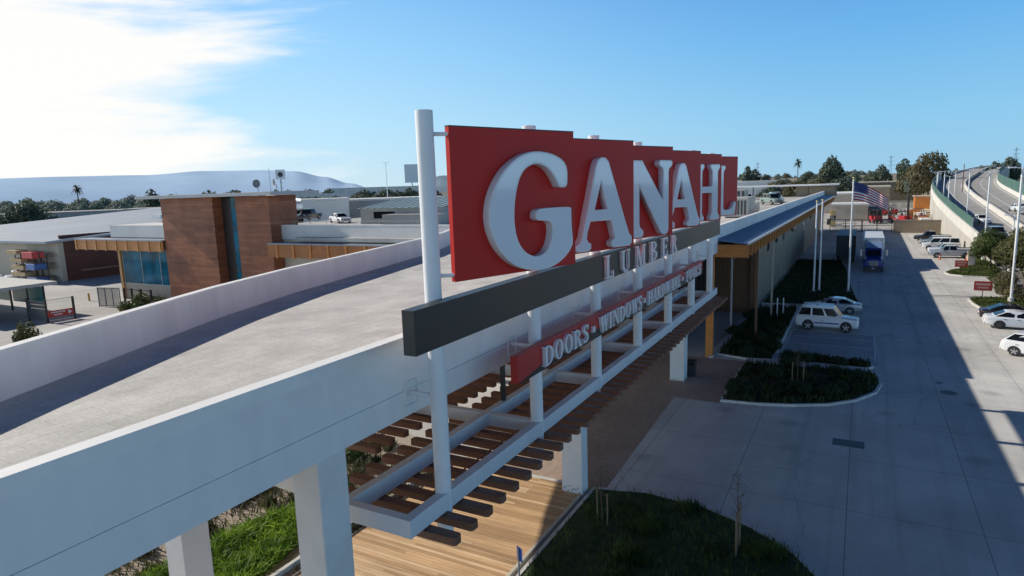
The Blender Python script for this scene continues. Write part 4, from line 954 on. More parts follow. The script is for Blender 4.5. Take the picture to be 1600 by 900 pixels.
def car(kind, colour, x, y, z, rz, label, cat, group=None, rack=False, stripe=False, dark_rims=False, detail=True, bump_dark=False, pitchy=0.0):
    sp_ = SPEC[kind]; t = thing('parked_car' if cat in ('car','sedan') else ('pickup_truck' if kind == 'pickup' else kind + '_car' if kind in ('hatch',) else kind), label, cat, (x, y, z), rz, group)
    if kind == 'suv': t.name = 'sport_utility_vehicle'
    if kind == 'van': t.name = 'passenger_van'
    t.rotation_euler = (0, pitchy, rz)
    key = (kind, colour, rack, stripe, dark_rims, bump_dark)
    if key in PROTO:
        for ch in list(PROTO[key].children): copy_tree(ch, t)
        return t
    PROTO[key] = t
    P = PAINT[colour]; hull = sp_['hull']; Wd = sp_['W']/2; b = MB()
    ring = []
    for (hx, zl, zb, wb) in hull:
        zm = lerp(zl, zb, .55); wm = min(Wd, wb+.03)
        half_ = [(wb*.86, zl), (wm-.02, zl+.10), (wm, zm), (wb, zb-.05), (wb-.09, zb)]
        ring.append([(hx, -w, z_) for w, z_ in half_] + [(hx, w, z_) for w, z_ in half_[::-1]])
    m = 10
    vs = [p for r_ in ring for p in r_]; fs = []
    for i in range(len(ring)-1):
        for j in range(m): fs.append((i*m+j, i*m+(j+1)%m, i*m+m+(j+1)%m, i*m+m+j))
    fs += [tuple(range(m-1,-1,-1)), tuple(range((len(ring)-1)*m, len(ring)*m))]
    b.add(vs, fs)
    xb0, xt0, xt1, xb1, zr, wr_ = sp_['cab']
    def belt(xx):
        for (p, q) in zip(hull, hull[1:]):
            if q[0] <= xx <= p[0]:
                t_ = (xx-p[0])/(q[0]-p[0]); return lerp(p[2],q[2],t_)-.02, lerp(p[3],q[3],t_)-.07
        return hull[0][2]-.02, hull[0][3]-.07
    z0, w0 = belt(xb0); z1, w1 = belt(xb1)
    xm = [xb0, xt0, xt0-.35*(xt0-xt1), xt1, xb1]
    sec = [(xb0, z0, w0, None), (xt0, None, None, (zr-.03, wr_)), (xt0*.5+xt1*.5, None, None, (zr, wr_+.01)), (xt1, None, None, (zr-.03, wr_)), (xb1, z1, w1, None)]
    A0 = [(xb0,-w0,z0),(xb0,w0,z0)]; A4 = [(xb1,-w1,z1),(xb1,w1,z1)]
    T1 = [(xt0,-wr_,zr-.04),(xt0,wr_,zr-.04)]; xc_ = (xt0+xt1)/2; T2 = [(xc_,-wr_-.01,zr),(xc_,wr_+.01,zr)]; T3 = [(xt1,-wr_,zr-.04),(xt1,wr_,zr-.04)]
    zc, wc = belt(xc_); C = [(xc_,-wc,zc),(xc_,wc,zc)]
    V = A0+T1+T2+T3+A4+C
    b.add(V, [(0,1,3,2),(2,3,5,4),(4,5,7,6),(6,7,9,8),(0,2,4,10),(10,4,6,8),(1,11,5,3),(11,9,7,5)])
    b.fix = True
    body = b.build('body', P, t, smooth=True, bevel=.03)
    if kind == 'pickup':
        b = MB(); b.box(-2.78,-.84,-.80,.80,.9,1.162); b.build('bed', M('bed_liner', (.03,.03,.032), .8, .2, 3), t)
    # glass, a touch proud of the cabin
    def pane(name, q, ins=(.06,.06,.08,.06), out=.012):
        a, c, d, e = [Vector(v) for v in q]     # bottom-left, bottom-right, top-right, top-left
        def uv(u, v): return (a*(1-u)+c*u)*(1-v) + (e*(1-u)+d*u)*v
        n_ = (c-a).cross(e-a).normalized()
        pts = [uv(ins[0],ins[2]), uv(1-ins[1],ins[2]), uv(1-ins[1],1-ins[3]), uv(ins[0],1-ins[3])]
        g = MB(); g.add([p+n_*out for p in pts], [(0,1,2,3)]); return g.build(name, glass, t)
    pane('windshield', [A0[0], A0[1], T1[1], T1[0]], (.05,.05,.05,.06))
    pane('rear_window', [A4[1], A4[0], T3[0], T3[1]], (.08,.08,.16,.10))
    for s in (0, 1):
        def side(xa0, xa1, ta0, ta1, ins):
            za, wa = belt(xa0); zb_, wb_ = belt(xa1); sg = -1 if s == 0 else 1
            lo0 = (xa0, sg*wa, za+.02); lo1 = (xa1, sg*wb_, zb_+.02)
            zt = zr-.07
            hi0 = (ta0, sg*(wr_+.012), zt); hi1 = (ta1, sg*(wr_+.012), zt)
            q = [lo1, lo0, hi0, hi1] if s == 0 else [lo0, lo1, hi1, hi0]
            pane('side_window', q, ins)
        nb = 3 if kind in ('suv','van') else (1 if kind == 'pickup' else 2)
        edges = [lerp(xb0, xb1, k/nb) for k in range(nb+1)]; tops = [lerp(xt0, xt1, k/nb) for k in range(nb+1)]
        if kind == 'pickup': edges, tops = [xb0, .35, xb1], [xt0, .35, xt1]; nb = 2
        for k in range(nb): side(edges[k], edges[k+1], tops[k], tops[k+1], (.07,.07,.08,.06))
    if detail:
        for x_ in sp_['wx']:
            for s in (-1, 1):
                b = MB(); r_ = sp_['wr']*1.17; pts = [(x_+r_*math.cos(R(a)), sp_['wr']+r_*math.sin(R(a))) for a in range(-20,201,15)]
                b.xprism(pts, s*(Wd-.35), s*(Wd+.006)); b.build('wheel_arch', M('wheel_well', (.025,.025,.027)), t)
    for x_ in sp_['wx']:
        for s in (-1, 1): wheel(t, x_, s*(Wd-.10), sp_['wr'], dark_rims)
    hf = hull[1]; hb = hull[-2]
    for s in (-1, 1):
        b = MB(); b.box(hf[0]-.12, hf[0]+.10, s*hf[3]*.62-.17, s*hf[3]*.62+.17, hf[2]-.26, hf[2]-.08); b.build('headlight', lamp_clear, t, bevel=.02)
        b = MB(); b.box(hb[0]-.07, hb[0]+.12, s*hb[3]*.80-.13, s*hb[3]*.80+.13, hb[2]-.34, hb[2]-.06); b.build('taillight', lamp_red, t, bevel=.02)
    b = MB(); b.box(hull[0][0]-.06, hull[0][0]+.02, -.5, .5, hull[0][1]+.08, hull[0][2]-.06); b.build('grille', M('dark_grille', (.03,.03,.032), .4, .2, 6), t)
    bm_ = M('bumper_grey', (.10,.10,.105), .5, .1, 3) if bump_dark or kind in ('pickup','suv') else P
    b = MB(); b.box(hull[-1][0]-.03, hull[-1][0]+.05, -.75, .75, hull[-1][1]-.06, hull[-1][1]+.18); b.build('bumper', bm_, t, bevel=.03)
    b = MB(); b.box(hull[0][0]-.1,hull[0][0]+.03,-.72,.72,hull[0][1]-.06,hull[0][1]+.07); b.build('bumper', bm_, t, bevel=.03)
    b = MB(); b.box(hull[-1][0]-.045, hull[-1][0]-.032, -.26, .26, hull[-1][1]+.2, hull[-1][1]+.33); b.build('licence_plate', sign_white, t)
    for s in (-1, 1):
        b = MB(); zz, ww = belt(xb0-.25); b.box(xb0-.42, xb0-.22, s*(ww+.02) if s>0 else s*(ww+.24), s*(ww+.24) if s>0 else s*(ww+.02), zz+.03, zz+.2); b.build('door_mirror', P, t, bevel=.03)
        b = MB()
        for k in range(2): b.box(lerp(xb0,xb1,.42+.30*k)-.1, lerp(xb0,xb1,.42+.30*k)+.1, s*(Wd-.005)-.015, s*(Wd-.005)+.015, .80, .835)
        b.build('door_handle', trim_dark, t)
    if rack:
        for s in (-1,1):
            b = MB(); b.bar((xt0-.1,s*(wr_-.06),zr+.05),(xt1+.1,s*(wr_-.06),zr+.05),.05,.05)
            for xx in (xt0-.1,(xt0+xt1)/2,xt1+.1): b.box(xx-.03,xx+.03,s*(wr_-.06)-.02,s*(wr_-.06)+.02,zr-.03,zr+.05)
            b.build('roof_rail', sign_white if stripe else steel_dark, t)
        b = MB(); b.box(xc_-.1,xc_+.02,-.55,.55,zr+.02,zr+.12); b.build('light_bar', M('dark_blue_bar', (.01,.02,.10), .2, .1, 3), t)
    if stripe:
        for s in (-1,1):
            b = MB(); b.box(-.95,1.0,s*(Wd+.004)-.004,s*(Wd+.004)+.004,.60,.70); b.build('side_stripe', M('blue_stripe', (.02,.06,.30), .4, .05, 2), t)
    return t
ROW = 'vehicles parked nose-in along the right verge'
SUV_ = car('suv','white', 58.6, 2.15, .0, R(-92), 'white sport utility vehicle with roof rails and a blue side stripe beside the empty stalls', 'suv', rack=True, stripe=True)
SUV_.scale = (.95, 1.0, 1.08)
car('sedan','silver', 66.4, 2.0, .0, R(92), 'pale silver saloon behind the white sport utility vehicle at the lawn tip', 'car')
car('pickup','silver', 115.9, -12.1, 0, R(90), 'silver pickup at the near end of the far parked row between two cones', 'pickup', ROW)
car('pickup','white', 119.6, -12.2, 0, R(90), 'white pickup behind the silver pickup in the parked row', 'pickup', ROW)
car('sedan','lightgrey', 123.4, -12.0, 0, R(90), 'grey saloon between the white pickup and the white van', 'car', ROW)
car('van','white', 128.2, -11.8, 0, R(90), 'white passenger van with dark windows in the middle of the parked row', 'van', ROW)
car('suv','silver', 134.6, -11.6, 0, R(90), 'silver sport utility vehicle behind the white van', 'suv', ROW)
car('pickup','black', 144.5, -11.8, 0, R(90), 'black pickup at the far end of the parked row', 'pickup', ROW)
car('sedan','white', 64.0, -11.6, 0, R(-92), 'white saloon with dark wheels parked at the right edge facing away', 'car', dark_rims=True)
car('sedan','black', 67.0, -11.7, 0, R(-91), 'black saloon partly hidden behind the white saloon at the right edge', 'car', dark_rims=True)
car('hatch','white', 54.2, -11.2, 0, R(-118), 'white hatchback showing its red tail lamp at the right edge', 'car')
# cars on the roof deck
ZD = 8.31
car('sedan','white', 70.4, 66.8, ZD, R(-115), 'white saloon parked on the rooftop beside the tower', 'car')
car('pickup','black', 78.5, 81.3, ZD, R(-160), 'black pickup parked on the rooftop close to the tower edge', 'pickup')
car('van','white', 92.5, 74.0, ZD, R(-70), 'white van parked on the rooftop behind the white saloon', 'van')
car('hatch','grey', 96.0, 81.5, ZD, R(-100), 'grey hatchback on the rooftop left of the white van', 'car')
car('pickup','white', 128.0, 14.4, ZD, R(200), 'white pickup parked on the roof behind the far blue roof edge', 'pickup')
car('suv','green', 118.0, 13.6, ZD, R(215), 'grey green vehicle on the roof just left of the white pickup', 'suv')
car('suv','red', 84.0, 45.5, ZD, R(120), 'red vehicle on the rooftop glimpsed beside the first sign post', 'suv')
# traffic on the freeway ramp
car('suv','grey', 119.2, -17.8, 2.62, R(185), 'dark grey vehicle on the freeway ramp behind the nearest lamp posts', 'suv')
car('suv','black', 112.4, -19.6, 1.92, R(178), 'black vehicle nearest on the freeway ramp beside the tree', 'suv')
car('sedan','white', 134.0, -17.8, 4.05, R(196), 'white saloon on the near carriageway of the freeway ramp', 'car')
car('sedan','white', 148.6, -25.2, 5.25, R(8), 'white saloon on the far carriageway at the right edge', 'car')

# articulated truck
tk = thing('semi_truck', 'navy blue semi truck with a tall white box trailer in the building shadow', 'truck', (95.7, -1.6, 0))
navy = PAINT['blue']
b = MB(); b.xprism([(.25,.75),(.25,1.5),(.55,1.78),(2.2,1.98),(2.6,2.75),(3.1,3.0),(4.6,3.1),(4.6,.75)], -.98, .98); b.build('cab', navy, tk, bevel=.10)
b = MB(); b.xprism([(2.5,3.0),(3.3,3.62),(4.6,3.72),(4.6,2.9)], -1.0, 1.0); b.build('roof_fairing', M('fairing_blue', (.16,.25,.42), .35, .05, 1, coat=.3), tk, bevel=.08)
for s in (-1,1):
    b = MB(); b.xprism([(.4,.5),(.4,1.1),(.7,1.32),(1.5,1.32),(1.9,.95),(1.9,.5)], s*.72, s*1.22); b.build('fender', navy, tk, bevel=.05)
    b = MB(); b.box(.44,.52,s*.92-.17,s*.92+.17,.92,1.14); b.build('headlight', lamp_clear, tk)
    b = MB(); b.bar((2.35,s*1.0,2.1),(2.2,s*1.5,2.1),.04,.04); b.bar((2.35,s*1.0,2.7),(2.2,s*1.5,2.7),.04,.04); b.box(2.1,2.26,s*1.5-.12,s*1.5+.12,1.95,2.85,.04); b.build('door_mirror', M('chrome', (.6,.6,.62), .2, .05, 2, metal=.9), tk)
    b = MB(); b.add([(2.75,s*.992,2.0),(3.75,s*.992,2.0),(3.75,s*.992,2.75),(3.1,s*.992,2.75)], [(0,1,2,3)] if s<0 else [(3,2,1,0)]); b.build('side_window', glass, tk)
    b = MB(); b.tube((4.75,s*.85,.9),(4.75,s*.85,3.9),.08,.08,10); b.build('exhaust_stack', M('chrome', (.6,.6,.62)), tk)
b = MB(); b.add([(2.17,-.84,2.02),(2.17,.84,2.02),(2.55,.78,2.72),(2.55,-.78,2.72)], [(3,2,1,0)]); b.build('windshield', glass, tk)
b = MB(); b.box(.2,.262,-.5,.5,.80,1.58); g_ = b.build('grille', M('chrome', (.6,.6,.62)), tk, bevel=.03)
b = MB()
for k in range(7): b.box(.185,.203,-.44,.44,.86+.1*k,.92+.1*k)
b.build('grille_slots', steel_dark, g_)
b = MB(); b.box(.1,.4,-1.2,1.2,.38,.74); b.build('bumper', M('dark_bumper', (.03,.035,.06), .3, .1, 2), tk, bevel=.06)
b = MB(); b.box(.08,.098,-.15,.15,.5,.62); b.build('licence_plate', sign_white, tk)
b = MB(); b.box(1.0,6.6,-.45,.45,.6,.9); b.build('chassis', steel_dark, tk)
for x_ in (1.15,5.2,6.3):
    for s in (-1,1): wheel(tk, x_, s*1.03, .5, False)
tl = thing('box_trailer', 'tall white box trailer hitched behind the navy blue cab', 'trailer', (100.6, -1.6, 0))
b = MB(); b.box(0,12.5,-1.3,1.3,1.2,4.15); b.build('box', M('trailer_white', (.62,.64,.66), .45, .06, .6, grime=.15), tl, bevel=.03)
b = MB(); b.box(-.02,.1,-1.32,1.32,4.05,4.18); b.box(0,12.5,-1.32,-1.302,1.2,1.35); b.box(0,12.5,1.302,1.32,1.2,1.35); b.build('edge_rail', steel_grey, tl)
b = MB(); b.box(2,12,-.5,.5,.75,1.19); b.build('chassis', steel_dark, tl)
for x_ in (9.6,10.8):
    for s in (-1,1): wheel(tl, x_, s*1.03, .5, False)
bt = thing('dark_trailer', 'dark curtain sided trailer parked left of the white trailer', 'trailer', (105.2, .6, 0))
b = MB(); b.box(0,13,0,2.5,1.0,4.1); b.build('curtain_side', M('dark_curtain', (.02,.022,.035), .5, .2, .8), bt, bevel=.03)
b = MB(); b.box(.3,12.5,.7,1.8,.6,.99); b.build('chassis', steel_dark, bt)
for x_ in (9.8,11.0,1.6):
    for yy in (.25,2.25): wheel(bt, x_, yy, .5, True)

# ================================================================ POLES, FLAGS, CONES, SMALL SIGNS
def flagpole(x, y, h, lab):
    t = thing('flagpole', lab, 'flagpole', (x, y, .1))
    b = MB(); b.tube((0,0,0),(0,0,h),.11,.07,14); b.build('pole', white_paint, t, smooth=True)
    b = MB(); b.tube((0,0,0),(0,0,.12),.28,.22,16); b.build('base_collar', steel_grey, t)
    b = MB(); n = 10
    vs = [(.13*math.sin(math.pi*j/6)*math.cos(2*math.pi*i/n), .13*math.sin(math.pi*j/6)*math.sin(2*math.pi*i/n), h+.12-.13*math.cos(math.pi*j/6)) for j in range(7) for i in range(n)]
    b.add(vs, [(j*n+i,j*n+(i+1)%n,j*n+n+(i+1)%n,j*n+n+i) for j in range(6) for i in range(n)]); b.build('finial', M('gold_finial', (.6,.45,.15), .3, .1, 3, metal=.8), t, smooth=True)
flagpole(78.5, .96, 12.2, 'tall white flagpole flying the striped flag')
flagpole(77.4, 4.34, 9.8, 'bare white flagpole on the lawn, nearer the store of the pair')
flagpole(78.4, 3.85, 9.9, 'bare white flagpole on the lawn, right one of the close pair')
# flag: 13 stripes and a star canton on one waving sheet
fm = [M('flag_red', (.42,.03,.045), .7, .05, 3), M('flag_white', (.82,.80,.79), .7, .05, 3), M('flag_navy', (.03,.04,.16), .7, .05, 3)]
for m_ in fm:
    n_ = m_.node_tree.nodes; l_ = m_.node_tree.links; tr_ = n_.new('ShaderNodeBsdfTranslucent'); mx_ = n_.new('ShaderNodeMixShader'); mx_.inputs[0].default_value = .72
    l_.new(n_['Principled BSDF'].inputs['Base Color'].links[0].from_socket, tr_.inputs['Color']); l_.new(n_['Principled BSDF'].outputs[0], mx_.inputs[1]); l_.new(tr_.outputs[0], mx_.inputs[2]); l_.new(mx_.outputs[0], n_['Material Output'].inputs['Surface'])
fw_, fh_ = 3.5, 1.9
def fpt(u, v):   # u along the fly, v from top
    s = u*fw_; w = .16*math.sin(u*9+v*1.2)*min(1,u*2.5) + .10*math.sin(u*17-v*2)*u
    z = -v*fh_*(1-.10*u) - .52*s*(u**.4)*(1-.2*v) 
    return (w*.9+.25*u, -s*.93, z)
b = MB(); nx, ny = 40, 26
vs = [fpt(i/nx, j/ny) for j in range(ny+1) for i in range(nx+1)]
for j in range(ny):
    for i in range(nx):
        b.cur = 2 if (i < nx*.4 and j < 14) else (0 if (j//2) % 2 == 0 else 1)
        k = j*(nx+1)+i; b.f.append([k,k+nx+1,k+nx+2,k+1]); b.mi.append(b.cur)
b.v = vs
fl = b.build('flag', fm, smooth=True, label='striped red and white flag with a blue starred corner waving on the tall pole', cat='flag'); fl.location = (78.5,.86,12.0)
b = MB()
for r_ in range(9):
    for c_ in range(6 if r_%2==0 else 5):
        u = .4*((c_+.5+(0 if r_%2==0 else .5))/6); v = (14/26)*((r_+.7)/9.4); p = fpt(u,v); s_ = .045
        for sg in (-.012,.012):
            b.add([(p[0]+sg,p[1]+s_*math.cos(R(a)),p[2]+s_*math.sin(R(a))) if q%2==0 else (p[0]+sg,p[1]+s_*.4*math.cos(R(a)),p[2]+s_*.4*math.sin(R(a))) for q,a in enumerate(range(90,450,36))], [tuple(range(10))])
b.build('stars', fm[1], fl)

def lamp_pole(x, y, h, lab, two=True, z=0, group=None, r=.12, name='lamp_pole'):
    t = thing(name, lab, 'lamp pole', (x, y, z), 0, group)
    b = MB(); b.tube((0,0,.6),(0,0,h),r,r*.75,12); b.build('pole', white_paint, t, smooth=True)
    b = MB(); b.tube((0,0,0),(0,0,.62),.26,.26,16); b.build('footing', curb_m, t)
    for s in ((-1,1) if two else (1,)):
        b = MB(); b.bar((0,0,h-.05),(0,s*.5,h+.02),.07,.07); b.box(-.17,.17,s*.45 if s>0 else s*1.05,s*1.05 if s>0 else s*.45,h-.03,h+.09); b.build('lamp_head', sign_white, t)
    return t
lamp_pole(75.9,-12.95,12.9,'tall white car park lamp pole nearest at the right edge')
lamp_pole(112.5,-15.6,12.6,'tall white lamp pole behind the tail of the silver pickup')
lamp_pole(148.6,-17.5,13.2,'tall white lamp pole at the far corner of the parked row')
lamp_pole(99.5,-16.6,7.2,'shorter white lamp pole behind the near right tree', two=False)
for k,(x,y,h) in enumerate(((161,-15.6,12),(184,-16.8,13),(196,-20.2,13.2),(215,-17.9,13),(240,-20.2,13),(262,-22,12.6),(300,-26,12.4),(330,-30,12.4))):
    lamp_pole(x,y,h,'white lamp pole in the line between the freeway and the yard','two' if k%2 else '',0,'lamp poles along the freeway wall')
lamp_pole(156,128,13,'white lamp pole on the roof deck seen against the sky', True, 8.3)
lamp_pole(140,26,6.2,'short lamp pole on the roof near the thin white canopy', False, 8.3)
lamp_pole(176,-33,7,'white lamp pole on the far freeway parapet with a square base', False, 9.5)
cone = None
for x,y,lab in ((112.9,-10.4,'orange traffic cone near the front wheel of the silver pickup'),(112.9,-13.7,'orange traffic cone near the rear wheel of the silver pickup')):
    t = thing('traffic_cone', lab, 'traffic cone', (x,y,0), 0, 'cones beside the silver pickup')
    b = MB(); b.box(-.22,.22,-.22,.22,0,.05); b.tube((0,0,.05),(0,0,.75),.15,.035,14); b.build('cone_body', M('cone_orange', (.72,.14,.05), .5, .05, 3), t)
    b = MB(); b.tube((0,0,.38),(0,0,.54),.098,.078,14,caps=False); b.build('white_collar', sign_white, t)
def post_sign(x, y, z0, w, h, mat, lab, rz=0):
    t = thing('traffic_sign', lab, 'sign', (x,y,.1), rz)
    b = MB(); b.tube((0,0,0),(0,0,z0+h),.035,.035,8); b.build('sign_post', steel_dark, t)
    b = MB(); b.box(-.06,-.036,-w/2,w/2,z0,z0+h); p = b.build('sign_plate', mat, t, bevel=.01)
    b = MB(); b.box(-.068,-.062,-w*.40,w*.40,z0+h*.56,z0+h*.78); b.box(-.068,-.062,-w*.30,w*.30,z0+h*.24,z0+h*.40); b.build('sign_lettering', M('faded_lettering', (.62,.34,.28), .6, .2, 12), p)
post_sign(97.4,-11.3,.75,1.35,.85,sign_red,'red sign on a short post at the tip of the farther grass island')
post_sign(77.4,-10.9,.85,1.5,.95,sign_red,'red sign on a short post on the nearer grass island')
t = thing('utility_cabinet', 'small pale utility cabinet beside the far red sign by the tree', 'cabinet', (106.2,-13.9,0))
b = MB(); b.box(0,.9,0,.9,0,1.9); b.build('cabinet_body', beige, t, bevel=.03)
b = MB(); b.box(-.02,-.003,.1,.8,.15,1.75); b.build('cabinet_door', M('cabinet_door', (.42,.40,.35), .6, .1, 2), t)
post_sign(107.5,-15.2,1.2,2.2,1.1,sign_red,'wide red sign behind the pale utility cabinet')
t = thing('bollard_pair', 'pair of pale slim bollards at the store walkway', 'bollard', (61.8,5.9,0))
for y in (0,.5):
    b = MB(); b.tube((0,y,0),(0,y,1.9),.06,.06,10); b.build('bollard_post', white_paint, t)

# ================================================================ TREES AND SHRUBS
def crown_mesh(lobes, n, size, seed, flat=.0):
    """leaf clumps: small bent faces scattered through a set of ellipsoid lobes, denser at the skin"""
    rg = random.Random(seed); b = MB(); vol = [l[3]*l[4]*l[5] for l in lobes]; tot = sum(vol)
    for l, v in zip(lobes, vol):
        for _ in range(int(n*v/tot)+1):
            while True:
                d = Vector((rg.uniform(-1,1), rg.uniform(-1,1), rg.uniform(-1,1)))
                if .05 < d.length < 1: break
            rad = d.length**.45; d.normalize()
            bump = 1+.22*math.sin(d.x*5+seed)*math.sin(d.y*6+2*seed)*math.sin(d.z*5)
            p = Vector((l[0]+d.x*rad*l[3]*bump, l[1]+d.y*rad*l[4]*bump, l[2]+d.z*rad*l[5]*bump))
            nrm = (d+Vector((rg.gauss(0,.55), rg.gauss(0,.55), rg.gauss(0,.5)+.25))).normalized()
            u = nrm.orthogonal().normalized(); w = nrm.cross(u); a = rg.uniform(0,6.28); u, w = u*math.cos(a)+w*math.sin(a), w*math.cos(a)-u*math.sin(a)
            s = size*rg.uniform(.55,1.3); s2 = s*rg.uniform(.4,.75)
            b.add([p-u*s, p-w*s2+nrm*s*.12, p+u*s, p+w*s2+nrm*s*.12], [(0,1,2,3)])
    return b
def limb_mesh(h, lobes, r, seed, multi=1):
    rg = random.Random(seed); b = MB(); top = min(l[2]-l[5]*.4 for l in lobes)
    fork = max(.25*h, top*.75)
    for k in range(multi):
        x0, y0 = (rg.uniform(-.2,.2), rg.uniform(-.2,.2)) if multi > 1 else (0,0)
        P = [(x0,y0,-.05),(x0*1.3+rg.uniform(-.06,.06)*h*.2,y0*1.3,fork*.5),(x0*1.8,y0*1.8,fork)]
        b.tube(P[0],P[1],r,r*.8,8); b.tube(P[1],P[2],r*.8,r*.62,8)
    for l in lobes:
        m_ = ((l[0])*.5+rg.uniform(-.1,.1), l[1]*.5, fork+(l[2]-fork)*.55)
        b.tube((0,0,fork*.92),m_,r*.5,r*.3,6); b.tube(m_,(l[0],l[1],l[2]+l[5]*.3),r*.3,r*.08,5)
    return b
LM = {
 'green': leaf_mat('leaves_mid_green', (.035,.065,.018), (.115,.145,.04), .9, .3),
 'olive': leaf_mat('leaves_olive', (.055,.065,.022), (.17,.165,.065), .8, .3),
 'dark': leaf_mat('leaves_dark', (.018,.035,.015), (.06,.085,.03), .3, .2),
 'haze': leaf_mat('leaves_haze_tinted', (.15,.20,.17), (.30,.34,.27), .12, .3),  # far foliage, lightened and greyed in colour to stand for haze
 'hazed': leaf_mat('leaves_haze_tinted_dark', (.065,.095,.07), (.16,.185,.12), .15, .3),  # same painted haze, weaker
 'rust': leaf_mat('leaves_rust', (.09,.085,.045), (.21,.175,.09), .2, .25),
 'shrub': leaf_mat('leaves_shrub', (.045,.07,.02), (.15,.17,.05), 1.4, .3),
}
TP = {}
def tree(kind, x, y, z, h, label, group=None, rz=0, mat=None, w=1.0, cat='tree', name=None):
    key = (kind, mat)
    if key not in TP:
        rg = random.Random(hash(kind) % 1000 if False else sum(map(ord, kind)))
        t = thing(name or kind, label, cat, (x,y,z), rz, group)
        if kind == 'park_tree':
            lobes = [(0,0,.66,.34,.34,.24),(.22,.10,.55,.24,.24,.18),(-.24,.04,.58,.22,.25,.19),(.02,-.24,.52,.24,.22,.17),(-.05,.22,.60,.22,.22,.18),(.08,0,.86,.2,.2,.14),(-.16,-.16,.42,.18,.18,.13),(.2,-.14,.40,.18,.18,.13)]
            crown_mesh(lobes, 11500, .0185, 5).build('crown', LM[mat or 'olive'], t); limb_mesh(1, lobes, .022, 3).build('trunk', bark, t)
        elif kind == 'broad_tree':
            lobes = [(0,0,.62,.42,.42,.30),(.34,.1,.5,.26,.26,.22),(-.33,0,.52,.28,.28,.24),(.08,-.32,.5,.28,.26,.22),(-.1,.3,.54,.28,.26,.22),(0,0,.84,.24,.24,.16)]
            crown_mesh(lobes, 1500, .055, 9).build('crown', LM[mat or 'hazed'], t); limb_mesh(1, lobes, .03, 4).build('trunk', bark, t)
        elif kind == 'tall_tree':
            lobes = [(0,0,.55,.20,.2,.18),(.1,.04,.72,.18,.18,.15),(-.1,-.03,.78,.16,.16,.13),(.02,.02,.92,.12,.12,.10),(-.12,.06,.42,.14,.14,.12),(.14,-.06,.46,.14,.14,.11)]
            crown_mesh(lobes, 900, .045, 11).build('crown', LM[mat or 'hazed'], t); limb_mesh(1, lobes, .018, 6).build('trunk', bark, t)
        elif kind == 'willow_tree':
            lobes = [(0,0,.62,.42,.42,.34),(.32,.1,.48,.3,.3,.3),(-.33,0,.44,.3,.3,.32),(.1,-.3,.46,.3,.3,.3),(-.14,.1,.82,.26,.26,.18),(.2,.05,.8,.2,.2,.16)]
            crown_mesh(lobes, 2600, .04, 15).build('crown', LM[mat or 'rust'], t); limb_mesh(1, lobes, .03, 8).build('trunk', bark, t)
        elif kind == 'palm_tree':
            b = MB(); b.tube((0,0,0),(.02,.01,.45),.016,.013,8); b.tube((.02,.01,.45),(.01,0,.9),.013,.011,8); b.build('trunk', bark, t)
            b = MB(); rg = random.Random(4)
            for k in range(46):
                a = rg.uniform(0,6.283); e = rg.uniform(-1.0,1.25); L_ = rg.uniform(.13,.19); c = Vector((.01,0,.9))
                d = Vector((math.cos(a)*math.cos(e), math.sin(a)*math.cos(e), math.sin(e)))
                s = Vector((-math.sin(a), math.cos(a), 0))*.016
                m1 = c+d*L_*.55; m2 = c+d*L_+Vector((0,0,-L_*.45))
                b.add([c-s*.3, c+s*.3, m1+s, m1-s, m2], [(0,1,2,3),(3,2,4)])
            b.build('fronds', LM[mat or 'hazed'], t)
        elif kind == 'shrub':
            lobes = [(0,0,.5,.5,.5,.45),(.4,.1,.4,.36,.36,.34),(-.36,.14,.42,.36,.36,.36),(.05,-.36,.36,.36,.34,.32)]
            crown_mesh(lobes, 900, .075, 21).build('leaves', LM[mat or 'shrub'], t)
            b = MB()
            for k in range(6): b.tube((0,0,0),(.35*math.cos(k),.35*math.sin(k),.5),.02,.008,5)
            b.build('stems', bark, t)
        elif kind == 'young_tree':
            b = MB(); rg = random.Random(2)
            b.tube((0,0,0),(.02,.01,.55),.010,.007,6); b.tube((.02,.01,.55),(.0,.02,1),.007,.002,6)
            for k in range(16):
                zz = .42+.034*k; a = k*2.4; L_ = .20*(1.15-zz); b.tube((.015,.01,zz),(.015+L_*math.cos(a),.01+L_*math.sin(a),zz+L_*1.2),.0035,.001,4)
            b.build('trunk', bark, t)
            crown_mesh([(0,0,.8,.14,.14,.18)], 34, .011, 3).build('leaves', LM[mat or 'olive'], t)
            b = MB()
            for s in (-1,1): b.tube((s*.13,0,0),(s*.13,0,.55),.011,.011,6); b.tube((s*.13,0,.5),(0,0,.5),.004,.004,4)
            b.build('stake', M('stake_wood', (.19,.13,.08), .8, .2, 5), t)
        TP[key] = t
    else:
        t = copy_tree(TP[key]); t.location = (x,y,z); tag(t, label, cat)
        if group: t['group'] = group
        elif 'group' in t.keys(): del t['group']
    t.scale = (h*w, h*w, h); t.rotation_euler = (0,0,rz)
    return t
tree('park_tree', 81.5,-14.9,.1, 6.9, 'full olive green tree on the nearer grass island beside the tall lamp pole', w=1.0)
tree('park_tree', 90.5,-16.6,0, 6.4, 'full olive green tree just behind the two red signs', rz=1.2, w=1.0)
tree('park_tree', 102.5,-15.0,0, 5.4, 'smaller green tree by the pale utility cabinet', rz=2.1, w=1.1, mat='green')
tree('park_tree', 73.5,-16.2,0, 6.2, 'sparse greyish tree at the right edge behind the black saloon', rz=3.3, w=1.1, mat='rust')
tree('young_tree', 21.2, 3.2,.1, 2.9, 'bare staked young tree on the dark grass nearest the driveway')
tree('young_tree', 21.0, 8.0,.1, 2.4, 'bare staked young tree by the boardwalk edge', rz=1)
tree('young_tree', 41.5, 3.0,.1, 2.6, 'thin staked young tree on the curved island', rz=2)
sg = 'shrubs on the shaded islands and beds'
rg = random.Random(5)
